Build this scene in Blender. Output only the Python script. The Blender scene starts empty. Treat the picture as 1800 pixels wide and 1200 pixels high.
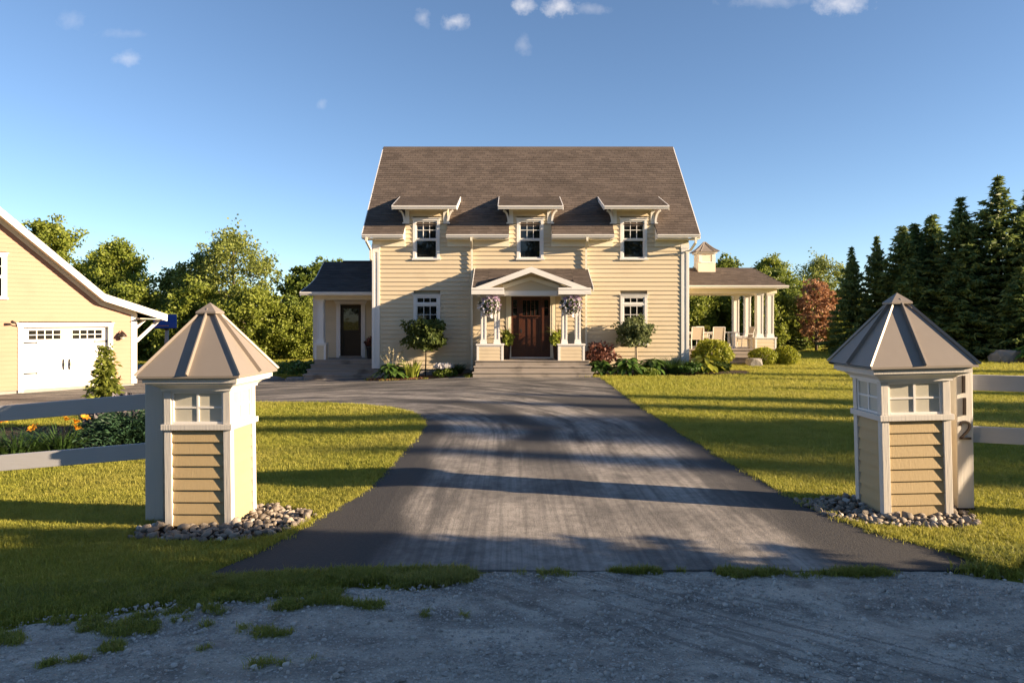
import bpy, bmesh, math, random
import numpy as np
from mathutils import Vector, Matrix, noise, geometry
R = math.radians
random.seed(4); rng = np.random.default_rng(4)
S = bpy.context.scene
COL = S.collection

# ------------------------------------------------------------------ camera, sky, sun, exposure
cam_d = bpy.data.cameras.new('camera'); cam = bpy.data.objects.new('camera', cam_d); COL.objects.link(cam)
cam.location = (0, 0, 1.95); cam.rotation_euler = (R(90), 0, 0)
cam_d.sensor_width = 36; cam_d.lens = 24.32; cam_d.shift_y = -0.0206
cam_d.clip_start = .1; cam_d.clip_end = 3000
S.camera = cam
SUN_AZ, SUN_EL = 105.0, 14.5          # azimuth clockwise from +Y, elevation
w = bpy.data.worlds.new('World'); S.world = w; w.use_nodes = True
nt = w.node_tree; nt.nodes.clear()
def wn(t, **k):
    n = nt.nodes.new(t)
    for a, b in k.items(): setattr(n, a, b)
    return n
sky = wn('ShaderNodeTexSky', sky_type='NISHITA', sun_disc=False)
sky.sun_elevation = R(SUN_EL); sky.sun_rotation = R(SUN_AZ)
sky.altitude = 200; sky.air_density = .74; sky.dust_density = .22; sky.ozone_density = 2.2
bg = wn('ShaderNodeBackground'); bg.inputs[1].default_value = .065
wo = wn('ShaderNodeOutputWorld')
tc = wn('ShaderNodeTexCoord'); sep = wn('ShaderNodeSeparateXYZ'); nt.links.new(tc.outputs['Generated'], sep.inputs[0])
def wm(op, a, b=None, c=None):
    n = wn('ShaderNodeMath', operation=op)
    for i, v in enumerate((a, b, c)):
        if v is None: continue
        if isinstance(v, (int, float)): n.inputs[i].default_value = v
        else: nt.links.new(v, n.inputs[i])
    return n.outputs[0]
ysafe = wm('MAXIMUM', sep.outputs[1], .02)
gx = wm('DIVIDE', sep.outputs[0], ysafe); gz = wm('DIVIDE', sep.outputs[2], ysafe)
cmb = wn('ShaderNodeCombineXYZ'); nt.links.new(gx, cmb.inputs[0]); nt.links.new(gz, cmb.inputs[2])
nz = wn('ShaderNodeTexNoise'); nz.inputs['Scale'].default_value = 42; nz.inputs['Detail'].default_value = 6; nz.inputs['Roughness'].default_value = .62
nt.links.new(cmb.outputs[0], nz.inputs['Vector'])
nwarp = wm('SUBTRACT', nz.outputs[0], .5)
mask = None
# small evening clouds: direction (x/y, z/y), half sizes, strength
for cx, cz, rx, rz, st in [(-.082, .432, .024, .013, .75), (-.128, .438, .014, .015, .45), (.016, .455, .020, .016, 1.0), (.070, .453, .028, .016, 1.0),
                           (.478, .457, .046, .018, .85), (.37, .462, .07, .012, .3), (-.555, .379, .023, .013, .45), (-.275, .312, .009, .009, .25),
                           (.017, .395, .013, .018, .28), (-.637, .432, .022, .016, .2), (.115, .450, .03, .009, .3), (-.56, .414, .04, .008, .18)]:
    dx = wm('DIVIDE', wm('SUBTRACT', gx, cx), rx); dz = wm('DIVIDE', wm('SUBTRACT', gz, cz), rz)
    r2 = wm('ADD', wm('MULTIPLY', dx, dx), wm('MULTIPLY', dz, dz))
    m = wm('MULTIPLY', wm('MAXIMUM', wm('ADD', wm('SUBTRACT', 1.0, wm('SQRT', r2)), wm('MULTIPLY', nwarp, 2.2)), 0.0), st)
    mask = m if mask is None else wm('MAXIMUM', mask, m)
mask = wm('MULTIPLY', wm('MINIMUM', mask, 1.0), wm('GREATER_THAN', sep.outputs[1], .05))
mask = wm('MULTIPLY', mask, .62)
mx = wn('ShaderNodeMix', data_type='RGBA'); nt.links.new(mask, mx.inputs[0]); nt.links.new(sky.outputs[0], mx.inputs[6]); mx.inputs[7].default_value = (5.2, 5.0, 5.0, 1)
nt.links.new(mx.outputs[2], bg.inputs[0]); nt.links.new(bg.outputs[0], wo.inputs[0])

sun_d = bpy.data.lights.new('sun', 'SUN'); sun = bpy.data.objects.new('sun', sun_d); COL.objects.link(sun)
sun_d.energy = 5.0; sun_d.angle = R(.53); sun_d.color = (1.0, .76, .50)
sv = Vector((math.sin(R(SUN_AZ)) * math.cos(R(SUN_EL)), math.cos(R(SUN_AZ)) * math.cos(R(SUN_EL)), math.sin(R(SUN_EL))))
sun.rotation_euler = sv.to_track_quat('Z', 'Y').to_euler(); sun.location = (30, -5, 20)
S.view_settings.view_transform = 'Standard'; S.view_settings.look = 'None'; S.view_settings.gamma = 1; S.view_settings.use_curve_mapping = False
S.view_settings.exposure = 1.75
S.render.engine = 'CYCLES'
S.cycles.max_bounces = 7; S.cycles.diffuse_bounces = 4; S.cycles.glossy_bounces = 3; S.cycles.transmission_bounces = 4; S.cycles.transparent_max_bounces = 8
S.cycles.use_denoising = True; S.cycles.sample_clamp_indirect = 8
try:
    S.cycles.denoiser = 'OPENIMAGEDENOISE'; S.cycles.denoising_prefilter = 'ACCURATE'
except Exception: pass

# ------------------------------------------------------------------ helpers
def zg(x, y=0):
    return -.54 * (1 - math.exp(-(-x - 1.2) / 8)) if x < -1.2 else 0.0
def inpoly(x, y, P):
    c = False; j = len(P) - 1
    for i in range(len(P)):
        xi, yi = P[i]; xj, yj = P[j]
        if (yi > y) != (yj > y) and x < (xj - xi) * (y - yi) / (yj - yi) + xi: c = not c
        j = i
    return c
def inpoly_np(x, y, P):
    c = np.zeros(len(x), bool); j = len(P) - 1
    for i in range(len(P)):
        xi, yi = P[i]; xj, yj = P[j]
        if yi != yj:
            c ^= ((yi > y) != (yj > y)) & (x < (xj - xi) * (y - yi) / (yj - yi) + xi)
        j = i
    return c
def zg_np(x): return np.where(x < -1.2, -.54 * (1 - np.exp(-(-x - 1.2) / 8)), 0.0)

def tag(o, label=None, cat=None, group=None, kind=None):
    if label: o['label'] = label
    if cat: o['category'] = cat
    if group: o['group'] = group
    if kind: o['kind'] = kind
    return o
def empty(name, loc=(0, 0, 0), rz=0, tilt=(0, 0)):
    o = bpy.data.objects.new(name, None); COL.objects.link(o); o.location = loc; o.rotation_euler = (tilt[0], tilt[1], rz); o.empty_display_size = .2
    return o
def link(name, me, parent=None, loc=(0, 0, 0), rot=(0, 0, 0), sc=(1, 1, 1)):
    o = bpy.data.objects.new(name, me); COL.objects.link(o); o.location = loc; o.rotation_euler = rot; o.scale = sc
    if parent is not None: o.parent = parent
    return o
def mesh_np(name, V, F, mat=None, smooth=False):
    me = bpy.data.meshes.new(name); V = np.asarray(V, float)
    me.from_pydata(V.tolist(), [], [tuple(f) for f in (F.tolist() if hasattr(F, 'tolist') else F)])
    if mat: me.materials.append(mat)
    if smooth: me.polygons.foreach_set('use_smooth', [True] * len(me.polygons))
    me.update(); return me
def copy_tree(o, parent=None):
    c = o.copy(); COL.objects.link(c); c.parent = parent
    for ch in list(o.children): copy_tree(ch, c)
    return c
class MB:
    def __init__(s, tf=None): s.v = []; s.f = []; s.tf = tf
    def add(s, vs, fs):
        b = len(s.v)
        if s.tf: vs = [s.tf(*p) for p in vs]
        s.v += [tuple(p) for p in vs]; s.f += [tuple(i + b for i in f) for f in fs]; return s
    def box(s, x0, x1, y0, y1, z0, z1):
        return s.add([(x0, y0, z0), (x1, y0, z0), (x1, y1, z0), (x0, y1, z0), (x0, y0, z1), (x1, y0, z1), (x1, y1, z1), (x0, y1, z1)],
                     [(3, 2, 1, 0), (4, 5, 6, 7), (0, 1, 5, 4), (1, 2, 6, 5), (2, 3, 7, 6), (3, 0, 4, 7)])
    def hexa(s, p): return s.add(p, [(3, 2, 1, 0), (4, 5, 6, 7), (0, 1, 5, 4), (1, 2, 6, 5), (2, 3, 7, 6), (3, 0, 4, 7)])
    def prism(s, poly, axis, a, b):
        n = len(poly)
        def p(u, v, t): return {'x': (t, u, v), 'y': (u, t, v), 'z': (u, v, t)}[axis]
        vs = [p(u, v, a) for u, v in poly] + [p(u, v, b) for u, v in poly]
        return s.add(vs, [tuple(range(n - 1, -1, -1)), tuple(range(n, 2 * n))] + [(i, (i + 1) % n, n + (i + 1) % n, n + i) for i in range(n)])
    def tube(s, pts, rad, n=8, cap=True):
        pts = [Vector(p) for p in pts]; b = []
        if not hasattr(rad, '__len__'): rad = [rad] * len(pts)
        up = Vector((0, 0, 1)); vs = []
        for i, p in enumerate(pts):
            d = (pts[min(i + 1, len(pts) - 1)] - pts[max(i - 1, 0)]).normalized()
            a = d.cross(up if abs(d.z) < .95 else Vector((1, 0, 0))).normalized(); c = d.cross(a)
            for k in range(n):
                t = 2 * math.pi * k / n; vs.append(tuple(p + (a * math.cos(t) + c * math.sin(t)) * rad[i]))
        fs = [(i * n + k, i * n + (k + 1) % n, (i + 1) * n + (k + 1) % n, (i + 1) * n + k) for i in range(len(pts) - 1) for k in range(n)]
        if cap: fs += [tuple(range(n - 1, -1, -1)), tuple(range((len(pts) - 1) * n, len(pts) * n))]
        return s.add(vs, fs)
    def lathe(s, prof, n=16, c=(0, 0)):
        vs = [(c[0] + r * math.cos(2 * math.pi * k / n), c[1] + r * math.sin(2 * math.pi * k / n), z) for r, z in prof for k in range(n)]
        m = len(prof)
        fs = [(i * n + k, i * n + (k + 1) % n, (i + 1) * n + (k + 1) % n, (i + 1) * n + k) for i in range(m - 1) for k in range(n)]
        fs += [tuple(range(n - 1, -1, -1)), tuple(range((m - 1) * n, m * n))]
        return s.add(vs, fs)
    def beam(s, a, b, wx, wz, up=(0, 0, 1)):
        a = Vector(a); b = Vector(b); d = (b - a).normalized(); u = Vector(up); r = d.cross(u).normalized(); u = r.cross(d)
        r *= wx / 2; u *= wz / 2
        return s.hexa([a - r - u, a + r - u, b + r - u, b - r - u, a - r + u, a + r + u, b + r + u, b - r + u])
    def mesh(s, name, mat, smooth=False):
        me = bpy.data.meshes.new(name); me.from_pydata(s.v, [], s.f); me.materials.append(mat)
        if smooth: me.polygons.foreach_set('use_smooth', [True] * len(me.polygons))
        bm = bmesh.new(); bm.from_mesh(me); bmesh.ops.recalc_face_normals(bm, faces=bm.faces); bm.to_mesh(me); bm.free()
        me.update(); return me
    def build(s, name, mat, parent=None, smooth=False, bevel=0):
        o = link(name, s.mesh(name, mat, smooth), parent)
        if bevel:
            m = o.modifiers.new('bevel', 'BEVEL'); m.width = bevel; m.segments = 2; m.limit_method = 'ANGLE'; m.angle_limit = R(40)
        return o

# ------------------------------------------------------------------ materials
class NT:
    def __init__(s, name):
        s.m = bpy.data.materials.new(name); s.m.use_nodes = True; s.t = s.m.node_tree; s.t.nodes.clear()
        s.out = s.n('ShaderNodeOutputMaterial')
    def n(s, t, **k):
        x = s.t.nodes.new(t)
        for a, b in k.items(): setattr(x, a, b)
        return x
    def l(s, a, b): s.t.links.new(a, b)
    def put(s, sock, v):
        if v is None: return
        if hasattr(v, 'is_linked') or isinstance(v, bpy.types.NodeSocket): s.l(v, sock)
        elif isinstance(v, (tuple, list)): sock.default_value = (*v, 1) if len(v) == 3 and len(sock.default_value) == 4 else v
        else: sock.default_value = v
    def math(s, op, a, b=None, c=None, clamp=False):
        x = s.n('ShaderNodeMath', operation=op, use_clamp=clamp)
        for i, v in enumerate((a, b, c)): s.put(x.inputs[i], v)
        return x.outputs[0]
    def mix(s, f, a, b, mode='MIX'):
        x = s.n('ShaderNodeMix', data_type='RGBA', blend_type=mode); s.put(x.inputs[0], f); s.put(x.inputs[6], a); s.put(x.inputs[7], b); return x.outputs[2]
    def pos(s): return s.n('ShaderNodeNewGeometry').outputs['Position']
    def obj(s): return s.n('ShaderNodeTexCoord').outputs['Object']
    def noise(s, vec, scale, detail=4, rough=.55, dist=0):
        x = s.n('ShaderNodeTexNoise'); s.l(vec, x.inputs['Vector']); x.inputs['Scale'].default_value = scale; x.inputs['Detail'].default_value = detail
        x.inputs['Roughness'].default_value = rough; x.inputs['Distortion'].default_value = dist; return x.outputs[0]
    def vor(s, vec, scale, out='Distance'):
        x = s.n('ShaderNodeTexVoronoi'); s.l(vec, x.inputs['Vector']); x.inputs['Scale'].default_value = scale; return x.outputs[out]
    def ramp(s, f, lo, hi): 
        x = s.n('ShaderNodeMapRange', interpolation_type='SMOOTHSTEP'); s.l(f, x.inputs[0]); x.inputs[1].default_value = lo; x.inputs[2].default_value = hi; return x.outputs[0]
    def scale(s, vec, v):
        x = s.n('ShaderNodeMapping'); s.l(vec, x.inputs[0]); x.inputs['Scale'].default_value = v; return x.outputs[0]
    def bump(s, h, strength=.4, dist=.01, normal=None):
        x = s.n('ShaderNodeBump'); x.inputs['Strength'].default_value = strength; x.inputs['Distance'].default_value = dist; s.l(h, x.inputs['Height'])
        if normal is not None: s.l(normal, x.inputs['Normal'])
        return x.outputs[0]
    def bsdf(s, col, rough=.6, spec=.4, metal=0, normal=None, coat=0):
        p = s.n('ShaderNodeBsdfPrincipled'); s.put(p.inputs['Base Color'], col); s.put(p.inputs['Roughness'], rough); s.put(p.inputs['Specular IOR Level'], spec)
        s.put(p.inputs['Metallic'], metal); s.put(p.inputs['Coat Weight'], coat)
        if normal is not None: s.l(normal, p.inputs['Normal'])
        return p.outputs[0]
    def done(s, sh): s.l(sh, s.out.inputs[0]); return s.m
    def rand(s): return s.n('ShaderNodeObjectInfo').outputs['Random']
    def island(s): return s.n('ShaderNodeNewGeometry').outputs['Random Per Island']
def mulc(c, k): return tuple(min(1, x * k) for x in c)
def paint(name, col, rough=.55, var=.10, grain=(3, 3, 60), bump=.25, dirt=.12, objvar=.07, spec=.35):
    t = NT(name); p = t.obj()
    n1 = t.noise(t.scale(p, grain), 1.5, 3); n2 = t.noise(p, 1.3, 5)
    c = t.mix(t.math('MULTIPLY', n1, var * 1.6), col, mulc(col, .62))
    c = t.mix(t.math('MULTIPLY', t.ramp(n2, .48, .75), dirt * 2), c, mulc(col, .6))
    c = t.mix(t.math('MULTIPLY', t.rand(), objvar * 2), c, mulc(col, .7))
    return t.done(t.bsdf(c, rough, spec, normal=t.bump(n1, bump, .003)))
M = {}
M['siding'] = paint('cream_siding_paint', (.60, .505, .355), grain=(2, 2, 40))
M['siding_garage'] = paint('garage_siding_paint', (.345, .195, .128), grain=(2, 2, 40))
M['siding_tan'] = paint('tan_siding_paint', (.44, .335, .185), grain=(50, 50, 3), var=.14, bump=.5)
M['white'] = paint('white_trim_paint', (.69, .675, .655), grain=(4, 4, 4), var=.05, dirt=.08)
M['white_rough'] = paint('weathered_white_wood', (.60, .57, .53), grain=(60, 60, 2.5), var=.22, bump=.8, dirt=.22)
M['rail'] = paint('weathered_shade_grey_rail', (.46, .46, .475), grain=(2.5, 60, 60), var=.15, bump=.5, dirt=.15)  # weathered white rails, base colour greyed and blued to imitate shade
M['cream_trim'] = paint('cream_trim_paint', (.74, .68, .55), grain=(4, 4, 4), var=.05)
M['core'] = paint('wall_core', (.5, .42, .29))
M['foundation'] = paint('concrete_foundation', (.30, .29, .275), grain=(9, 9, 9), var=.4, rough=.9, bump=.6)
M['black'] = paint('black_iron', (.025, .024, .023), rough=.5)
M['bronze'] = paint('bronze_numerals', (.028, .018, .014), rough=.4)
M['pot'] = paint('dark_brown_pot', (.05, .028, .02), rough=.35)
M['pot_black'] = paint('black_pot', (.02, .02, .022), rough=.4)
M['blueboard'] = paint('blue_plastic', (.01, .09, .42), rough=.3, dirt=.05)
M['greypole'] = paint('galvanised_pole', (.32, .31, .29), rough=.5)
M['sling'] = paint('chair_sling', (.52, .44, .35), rough=.8)
M['stone'] = None
def wood_grey():
    t = NT('weathered_deck_boards'); p = t.obj(); n = t.noise(t.scale(p, (.7, 8, 14)), 2.2, 6, .65); n2 = t.noise(p, 1.1, 3); n3 = t.noise(t.scale(p, (3, 40, 60)), 2, 2)
    c = t.mix(n, (.20, .17, .145), (.42, .38, .34)); c = t.mix(t.ramp(n2, .52, .72), c, (.12, .105, .095)); c = t.mix(t.math('MULTIPLY', t.rand(), .45), c, (.17, .145, .12))
    return t.done(t.bsdf(c, .85, .2, normal=t.bump(n3, .5, .004)))
M['deck'] = wood_grey()
def mahogany():
    t = NT('mahogany_door'); p = t.obj(); n = t.noise(t.scale(p, (30, 30, 2)), 1.2, 5, .6, .4)
    c = t.mix(n, (.034, .011, .006), (.085, .029, .014))
    return t.done(t.bsdf(c, .38, .45, normal=t.bump(n, .2, .002)))
M['door'] = mahogany()
M['door_dark'] = paint('dark_stained_door', (.022, .012, .008), rough=.35)
def glass():
    t = NT('window_glass'); p = t.obj(); n = t.noise(p, 1.7, 3)
    c = t.mix(t.ramp(n, .45, .7), (.008, .009, .01), (.03, .027, .022))
    return t.done(t.bsdf(c, .025, .5, normal=t.bump(t.noise(p, 2.6, 1), .06, .02)))
M['glass'] = glass()
def frosted():
    t = NT('lantern_glass'); p = t.obj()
    c = t.mix(t.noise(p, 3, 2), (.40, .385, .32), (.52, .50, .43))
    return t.done(t.bsdf(c, .28, .5))
M['frosted'] = frosted()
def shingle(name, a, b, blue=0):
    t = NT(name); p = t.obj(); r = t.island(); n = t.noise(p, .9, 5, .6); f = t.noise(p, 90, 2)
    c = t.mix(r, a, b); c = t.mix(t.math('MULTIPLY', t.ramp(n, .45, .78), .55), c, mulc(a, .5)); c = t.mix(t.math('MULTIPLY', f, .35), c, mulc(b, 1.5))
    return t.done(t.bsdf(c, .92, .2, normal=t.bump(f, .6, .006)))
M['shingle'] = shingle('brown_asphalt_shingles', (.066, .053, .046), (.115, .092, .078))
M['shingle_shade'] = shingle('shaded_asphalt_shingles', (.05, .048, .052), (.085, .08, .08))  # wing roof copy of the shingles, shade of the house put into the colour
def metalroof():
    t = NT('standing_seam_metal'); p = t.obj(); n = t.noise(p, 2.5, 3)
    c = t.mix(n, (.225, .195, .168), (.28, .245, .212)); n2 = t.noise(p, 14, 2)
    return t.done(t.bsdf(c, t.math('ADD', t.math('MULTIPLY', n2, .12), .42), .4, .2, normal=t.bump(n, .05, .02)))
M['metal'] = metalroof()
def leafmat(name, a, b, trans=.35, rough=.55, dark=.5, spec=.3, large=None):
    t = NT(name); r = t.island(); n = t.noise(t.pos(), .55, 2)
    c = t.mix(r, a, b); c = t.mix(t.math('MULTIPLY', t.ramp(n, .4, .7), .45), c, mulc(a, dark + .1))
    c = t.mix(t.math('MULTIPLY', t.rand(), .35), c, mulc(b, .7))
    p = t.bsdf(c, rough, spec)
    tr = t.n('ShaderNodeBsdfTranslucent'); t.l(t.mix(.5, c, mulc(b, 1.35)), tr.inputs[0])
    m = t.n('ShaderNodeMixShader'); m.inputs[0].default_value = trans; t.l(p, m.inputs[1]); t.l(tr.outputs[0], m.inputs[2])
    return t.done(m.outputs[0])
M['leaf1'] = leafmat('maple_leaves', (.125, .175, .022), (.26, .295, .045))
M['leaf2'] = leafmat('ash_leaves', (.14, .185, .036), (.27, .30, .07))
M['leaf3'] = leafmat('dark_broadleaf', (.075, .125, .022), (.18, .225, .04))
M['needle'] = leafmat('spruce_needles', (.08, .128, .042), (.19, .24, .07), trans=.32)
M['needle_dead'] = leafmat('dead_brown_needles', (.36, .17, .085), (.50, .28, .15), trans=.25)
M['cedar'] = leafmat('cedar_foliage', (.12, .165, .026), (.25, .275, .05), trans=.3)
M['juniper'] = leafmat('juniper_foliage', (.018, .05, .025), (.04, .09, .04), trans=.15)
M['hosta'] = leafmat('hosta_leaves', (.05, .11, .02), (.11, .19, .04), trans=.25, rough=.4)
M['hosta_gold'] = leafmat('gold_hosta_leaves', (.30, .33, .03), (.48, .46, .06), trans=.3, rough=.4)
M['shrub_gold'] = leafmat('golden_shrub_leaves', (.15, .20, .018), (.33, .34, .035), trans=.35)
M['shrub_green'] = leafmat('clipped_shrub_leaves', (.075, .12, .015), (.17, .22, .03), trans=.25)
M['shrub_dark'] = leafmat('dark_topiary_leaves', (.05, .08, .02), (.12, .155, .035), trans=.25)
M['willow'] = leafmat('grey_willow_leaves', (.10, .135, .05), (.19, .22, .095), trans=.3)
M['burgundy'] = leafmat('burgundy_leaves', (.10, .035, .028), (.20, .085, .06), trans=.25)
M['strap'] = leafmat('strap_leaves', (.03, .07, .018), (.065, .12, .03), trans=.25, rough=.45)
M['strap_lime'] = leafmat('lime_leaves', (.18, .24, .03), (.34, .38, .06), trans=.3)
M['petal_white'] = leafmat('white_petals', (.72, .70, .72), (.85, .83, .85), trans=.3)
M['petal_mauve'] = leafmat('mauve_petals', (.30, .19, .36), (.55, .42, .60), trans=.3)
M['petal_orange'] = leafmat('orange_petals', (.75, .26, .015), (.85, .40, .03), trans=.35)
M['petal_red'] = leafmat('coral_petals', (.50, .13, .10), (.65, .28, .20), trans=.3)
M['flower_stalk'] = leafmat('pale_flower_stalks', (.34, .30, .17), (.52, .47, .33), trans=.3)
M['bark'] = paint('tree_bark', (.12, .095, .07), rough=.95, grain=(12, 12, 2), var=.5, bump=1)
M['bark_dark'] = paint('dark_stem_bark', (.05, .038, .028), rough=.95, grain=(12, 12, 2), var=.5, bump=1)
M['bark_pale'] = paint('pale_stem_bark', (.35, .29, .21), rough=.9, grain=(12, 12, 2), var=.3, bump=.5)
def pebble():
    t = NT('river_stones'); r = t.rand(); n = t.noise(t.obj(), 1.6, 4); 
    c = t.mix(r, (.16, .13, .10), (.40, .33, .255)); c = t.mix(t.math('MULTIPLY', n, .6), c, (.17, .16, .15)); c = t.mix(t.ramp(r, .93, .95), c, (.42, .39, .35)); 
    return t.done(t.bsdf(c, .75, .35, normal=t.bump(t.noise(t.obj(), 9, 3), .3, .05)))
M['pebble'] = pebble()
def rockm():
    t = NT('grey_boulder'); n = t.noise(t.obj(), 3, 6, .65); c = t.mix(n, (.10, .095, .09), (.34, .32, .29)); return t.done(t.bsdf(c, .9, .2, normal=t.bump(n, .9, .06)))
M['rock'] = rockm()
def soil(name, a, b, s=30):
    t = NT(name); p = t.pos(); n = t.noise(p, s, 5, .7); v = t.vor(p, s * 1.6); c = t.mix(n, a, b); c = t.mix(t.math('MULTIPLY', t.ramp(v, .1, .6), .5), mulc(a, .6), c)
    return t.done(t.bsdf(c, .95, .15, normal=t.bump(t.math('ADD', n, v), .9, .03)))
M['mulch'] = soil('bark_mulch', (.085, .035, .02), (.24, .12, .07), 26)
M['dirt'] = soil('dark_soil', (.05, .038, .028), (.12, .09, .065), 30)
M['chip'] = leafmat('mulch_chips', (.10, .04, .022), (.30, .15, .085), trans=0, rough=.9)

def ground_mat():
    t = NT('lawn_ground'); p = t.pos(); n = t.noise(p, .35, 4, .6); f = t.noise(t.scale(p, (1, 1.0, 1)), 22, 5, .75); g = t.noise(p, 2.2, 4)
    st = t.noise(t.scale(p, (.12, 1.4, 1)), 1.0, 2)
    c = t.mix(f, (.15, .165, .018), (.38, .365, .06)); c = t.mix(t.ramp(n, .42, .68), c, t.mix(f, (.23, .215, .03), (.48, .42, .10)))
    c = t.mix(t.math('MULTIPLY', t.ramp(g, .48, .72), .55), c, (.13, .135, .03)); c = t.mix(t.math('MULTIPLY', t.ramp(t.noise(p, 6.5, 4, .7), .52, .7), .5), c, (.50, .44, .16)); c = t.mix(t.math('MULTIPLY', t.ramp(st, .45, .6), .22), c, (.05, .08, .012))
    return t.done(t.bsdf(c, .9, .1, normal=t.bump(f, 1.0, .05)))
M['ground'] = ground_mat()
def grass_mat(name, a, b, dry):
    t = NT(name); r = t.rand(); n = t.noise(t.pos(), .35, 3); st = t.noise(t.scale(t.pos(), (.12, 1.4, 1)), 1.0, 2)
    c = t.mix(r, a, b); c = t.mix(t.math('MULTIPLY', t.ramp(n, .42, .7), .5), c, dry); c = t.mix(t.math('MULTIPLY', t.ramp(st, .45, .6), .25), c, mulc(a, .8)); c = t.mix(t.math('MULTIPLY', t.ramp(t.noise(t.pos(), 2.2, 4), .48, .72), .45), c, mulc(a, .7)); c = t.mix(t.math('MULTIPLY', t.ramp(t.noise(t.pos(), 6.5, 4, .7), .52, .7), .35), c, mulc(dry, 1.15))
    p = t.bsdf(c, .55, .25); tr = t.n('ShaderNodeBsdfTranslucent'); t.l(t.mix(.5, c, mulc(b, 1.4)), tr.inputs[0])
    m = t.n('ShaderNodeMixShader'); m.inputs[0].default_value = .38; t.l(p, m.inputs[1]); t.l(tr.outputs[0], m.inputs[2])
    return t.done(m.outputs[0])
M['grass'] = grass_mat('lawn_blades', (.20, .225, .028), (.41, .395, .07), (.50, .43, .12))
M['weed'] = grass_mat('roadside_weeds', (.16, .19, .03), (.34, .34, .07), (.42, .35, .15))

def asphalt():
    t = NT('asphalt_drive'); p = t.pos(); sp = t.n('ShaderNodeSeparateXYZ'); t.l(p, sp.inputs[0]); x, y = sp.outputs[0], sp.outputs[1]
    CX, CY = -6.5, 11.5
    dx = t.math('SUBTRACT', x, CX); dy = t.math('SUBTRACT', y, CY); dxp = t.math('MAXIMUM', dx, 0.0); dyp = t.math('MAXIMUM', dy, 0.0)
    v = t.math('SQRT', t.math('ADD', t.math('MULTIPLY', dxp, dxp), t.math('MULTIPLY', dyp, dyp)))     # metres across the wheel path, round the bend
    wob = t.math('MULTIPLY', t.math('SUBTRACT', t.noise(p, .35, 2), .5), 1.1); v2 = t.math('ADD', v, wob)
    def band(c, h): return t.math('SUBTRACT', 1.0, t.math('DIVIDE', t.math('ABSOLUTE', t.math('SUBTRACT', v2, c)), h), clamp=True)
    b = t.math('MAXIMUM', t.ramp(band(6.05, .8), 0, .45), t.ramp(band(8.15, 1.1), 0, .45))
    cv = t.n('ShaderNodeCombineXYZ'); t.l(v, cv.inputs[0]); t.l(t.math('MULTIPLY', t.math('ADD', dx, t.math('MULTIPLY', dy, -1.0)), .15), cv.inputs[1])
    streak = t.noise(cv.outputs[0], 2.4, 4, .6); cvf = t.n('ShaderNodeCombineXYZ'); t.l(v, cvf.inputs[0]); t.l(t.math('MULTIPLY', t.math('ADD', dx, t.math('MULTIPLY', dy, -1.0)), .02), cvf.inputs[1]); fine = t.noise(cvf.outputs[0], 16, 3, .6)
    patch = t.noise(p, .55, 5, .6); spk = t.noise(p, 120, 2, .8); grit = t.noise(p, 38, 3, .7)
    near = t.ramp(y, 11.5, 7.0)
    lane = t.ramp(t.math('SUBTRACT', 1.0, t.math('DIVIDE', t.math('ABSOLUTE', t.math('SUBTRACT', t.math('ADD', x, wob), .75)), 2.1), clamp=True), .08, .5)
    dust = t.math('MULTIPLY', b, t.ramp(streak, .3, .58)); dust = t.math('MAXIMUM', dust, t.math('MULTIPLY', t.math('MULTIPLY', near, lane), t.math('ADD', .62, t.math('MULTIPLY', t.ramp(streak, .36, .6), .38))))
    far = t.math('MULTIPLY', t.ramp(y, 16.5, 18.5), t.ramp(streak, .38, .6)); dust = t.math('MAXIMUM', dust, t.math('MULTIPLY', far, .75))
    dust = t.math('MULTIPLY', dust, t.math('ADD', .35, t.math('MULTIPLY', t.ramp(patch, .3, .6), .65))); dust = t.math('MULTIPLY', dust, t.math('ADD', .62, t.math('MULTIPLY', t.ramp(fine, .35, .6), .38)))
    c = t.mix(grit, (.042, .041, .042), (.078, .075, .073)); c = t.mix(dust, c, t.mix(t.ramp(t.noise(p, 9, 5, .75), .4, .65), (.38, .345, .305), (.26, .237, .21))); c = t.mix(t.math('MULTIPLY', t.ramp(spk, .62, .8), .35), c, (.30, .28, .26))
    return t.done(t.bsdf(c, .88, .25, normal=t.bump(t.math('ADD', spk, grit), .55, .012)))
M['asphalt'] = asphalt()
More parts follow.
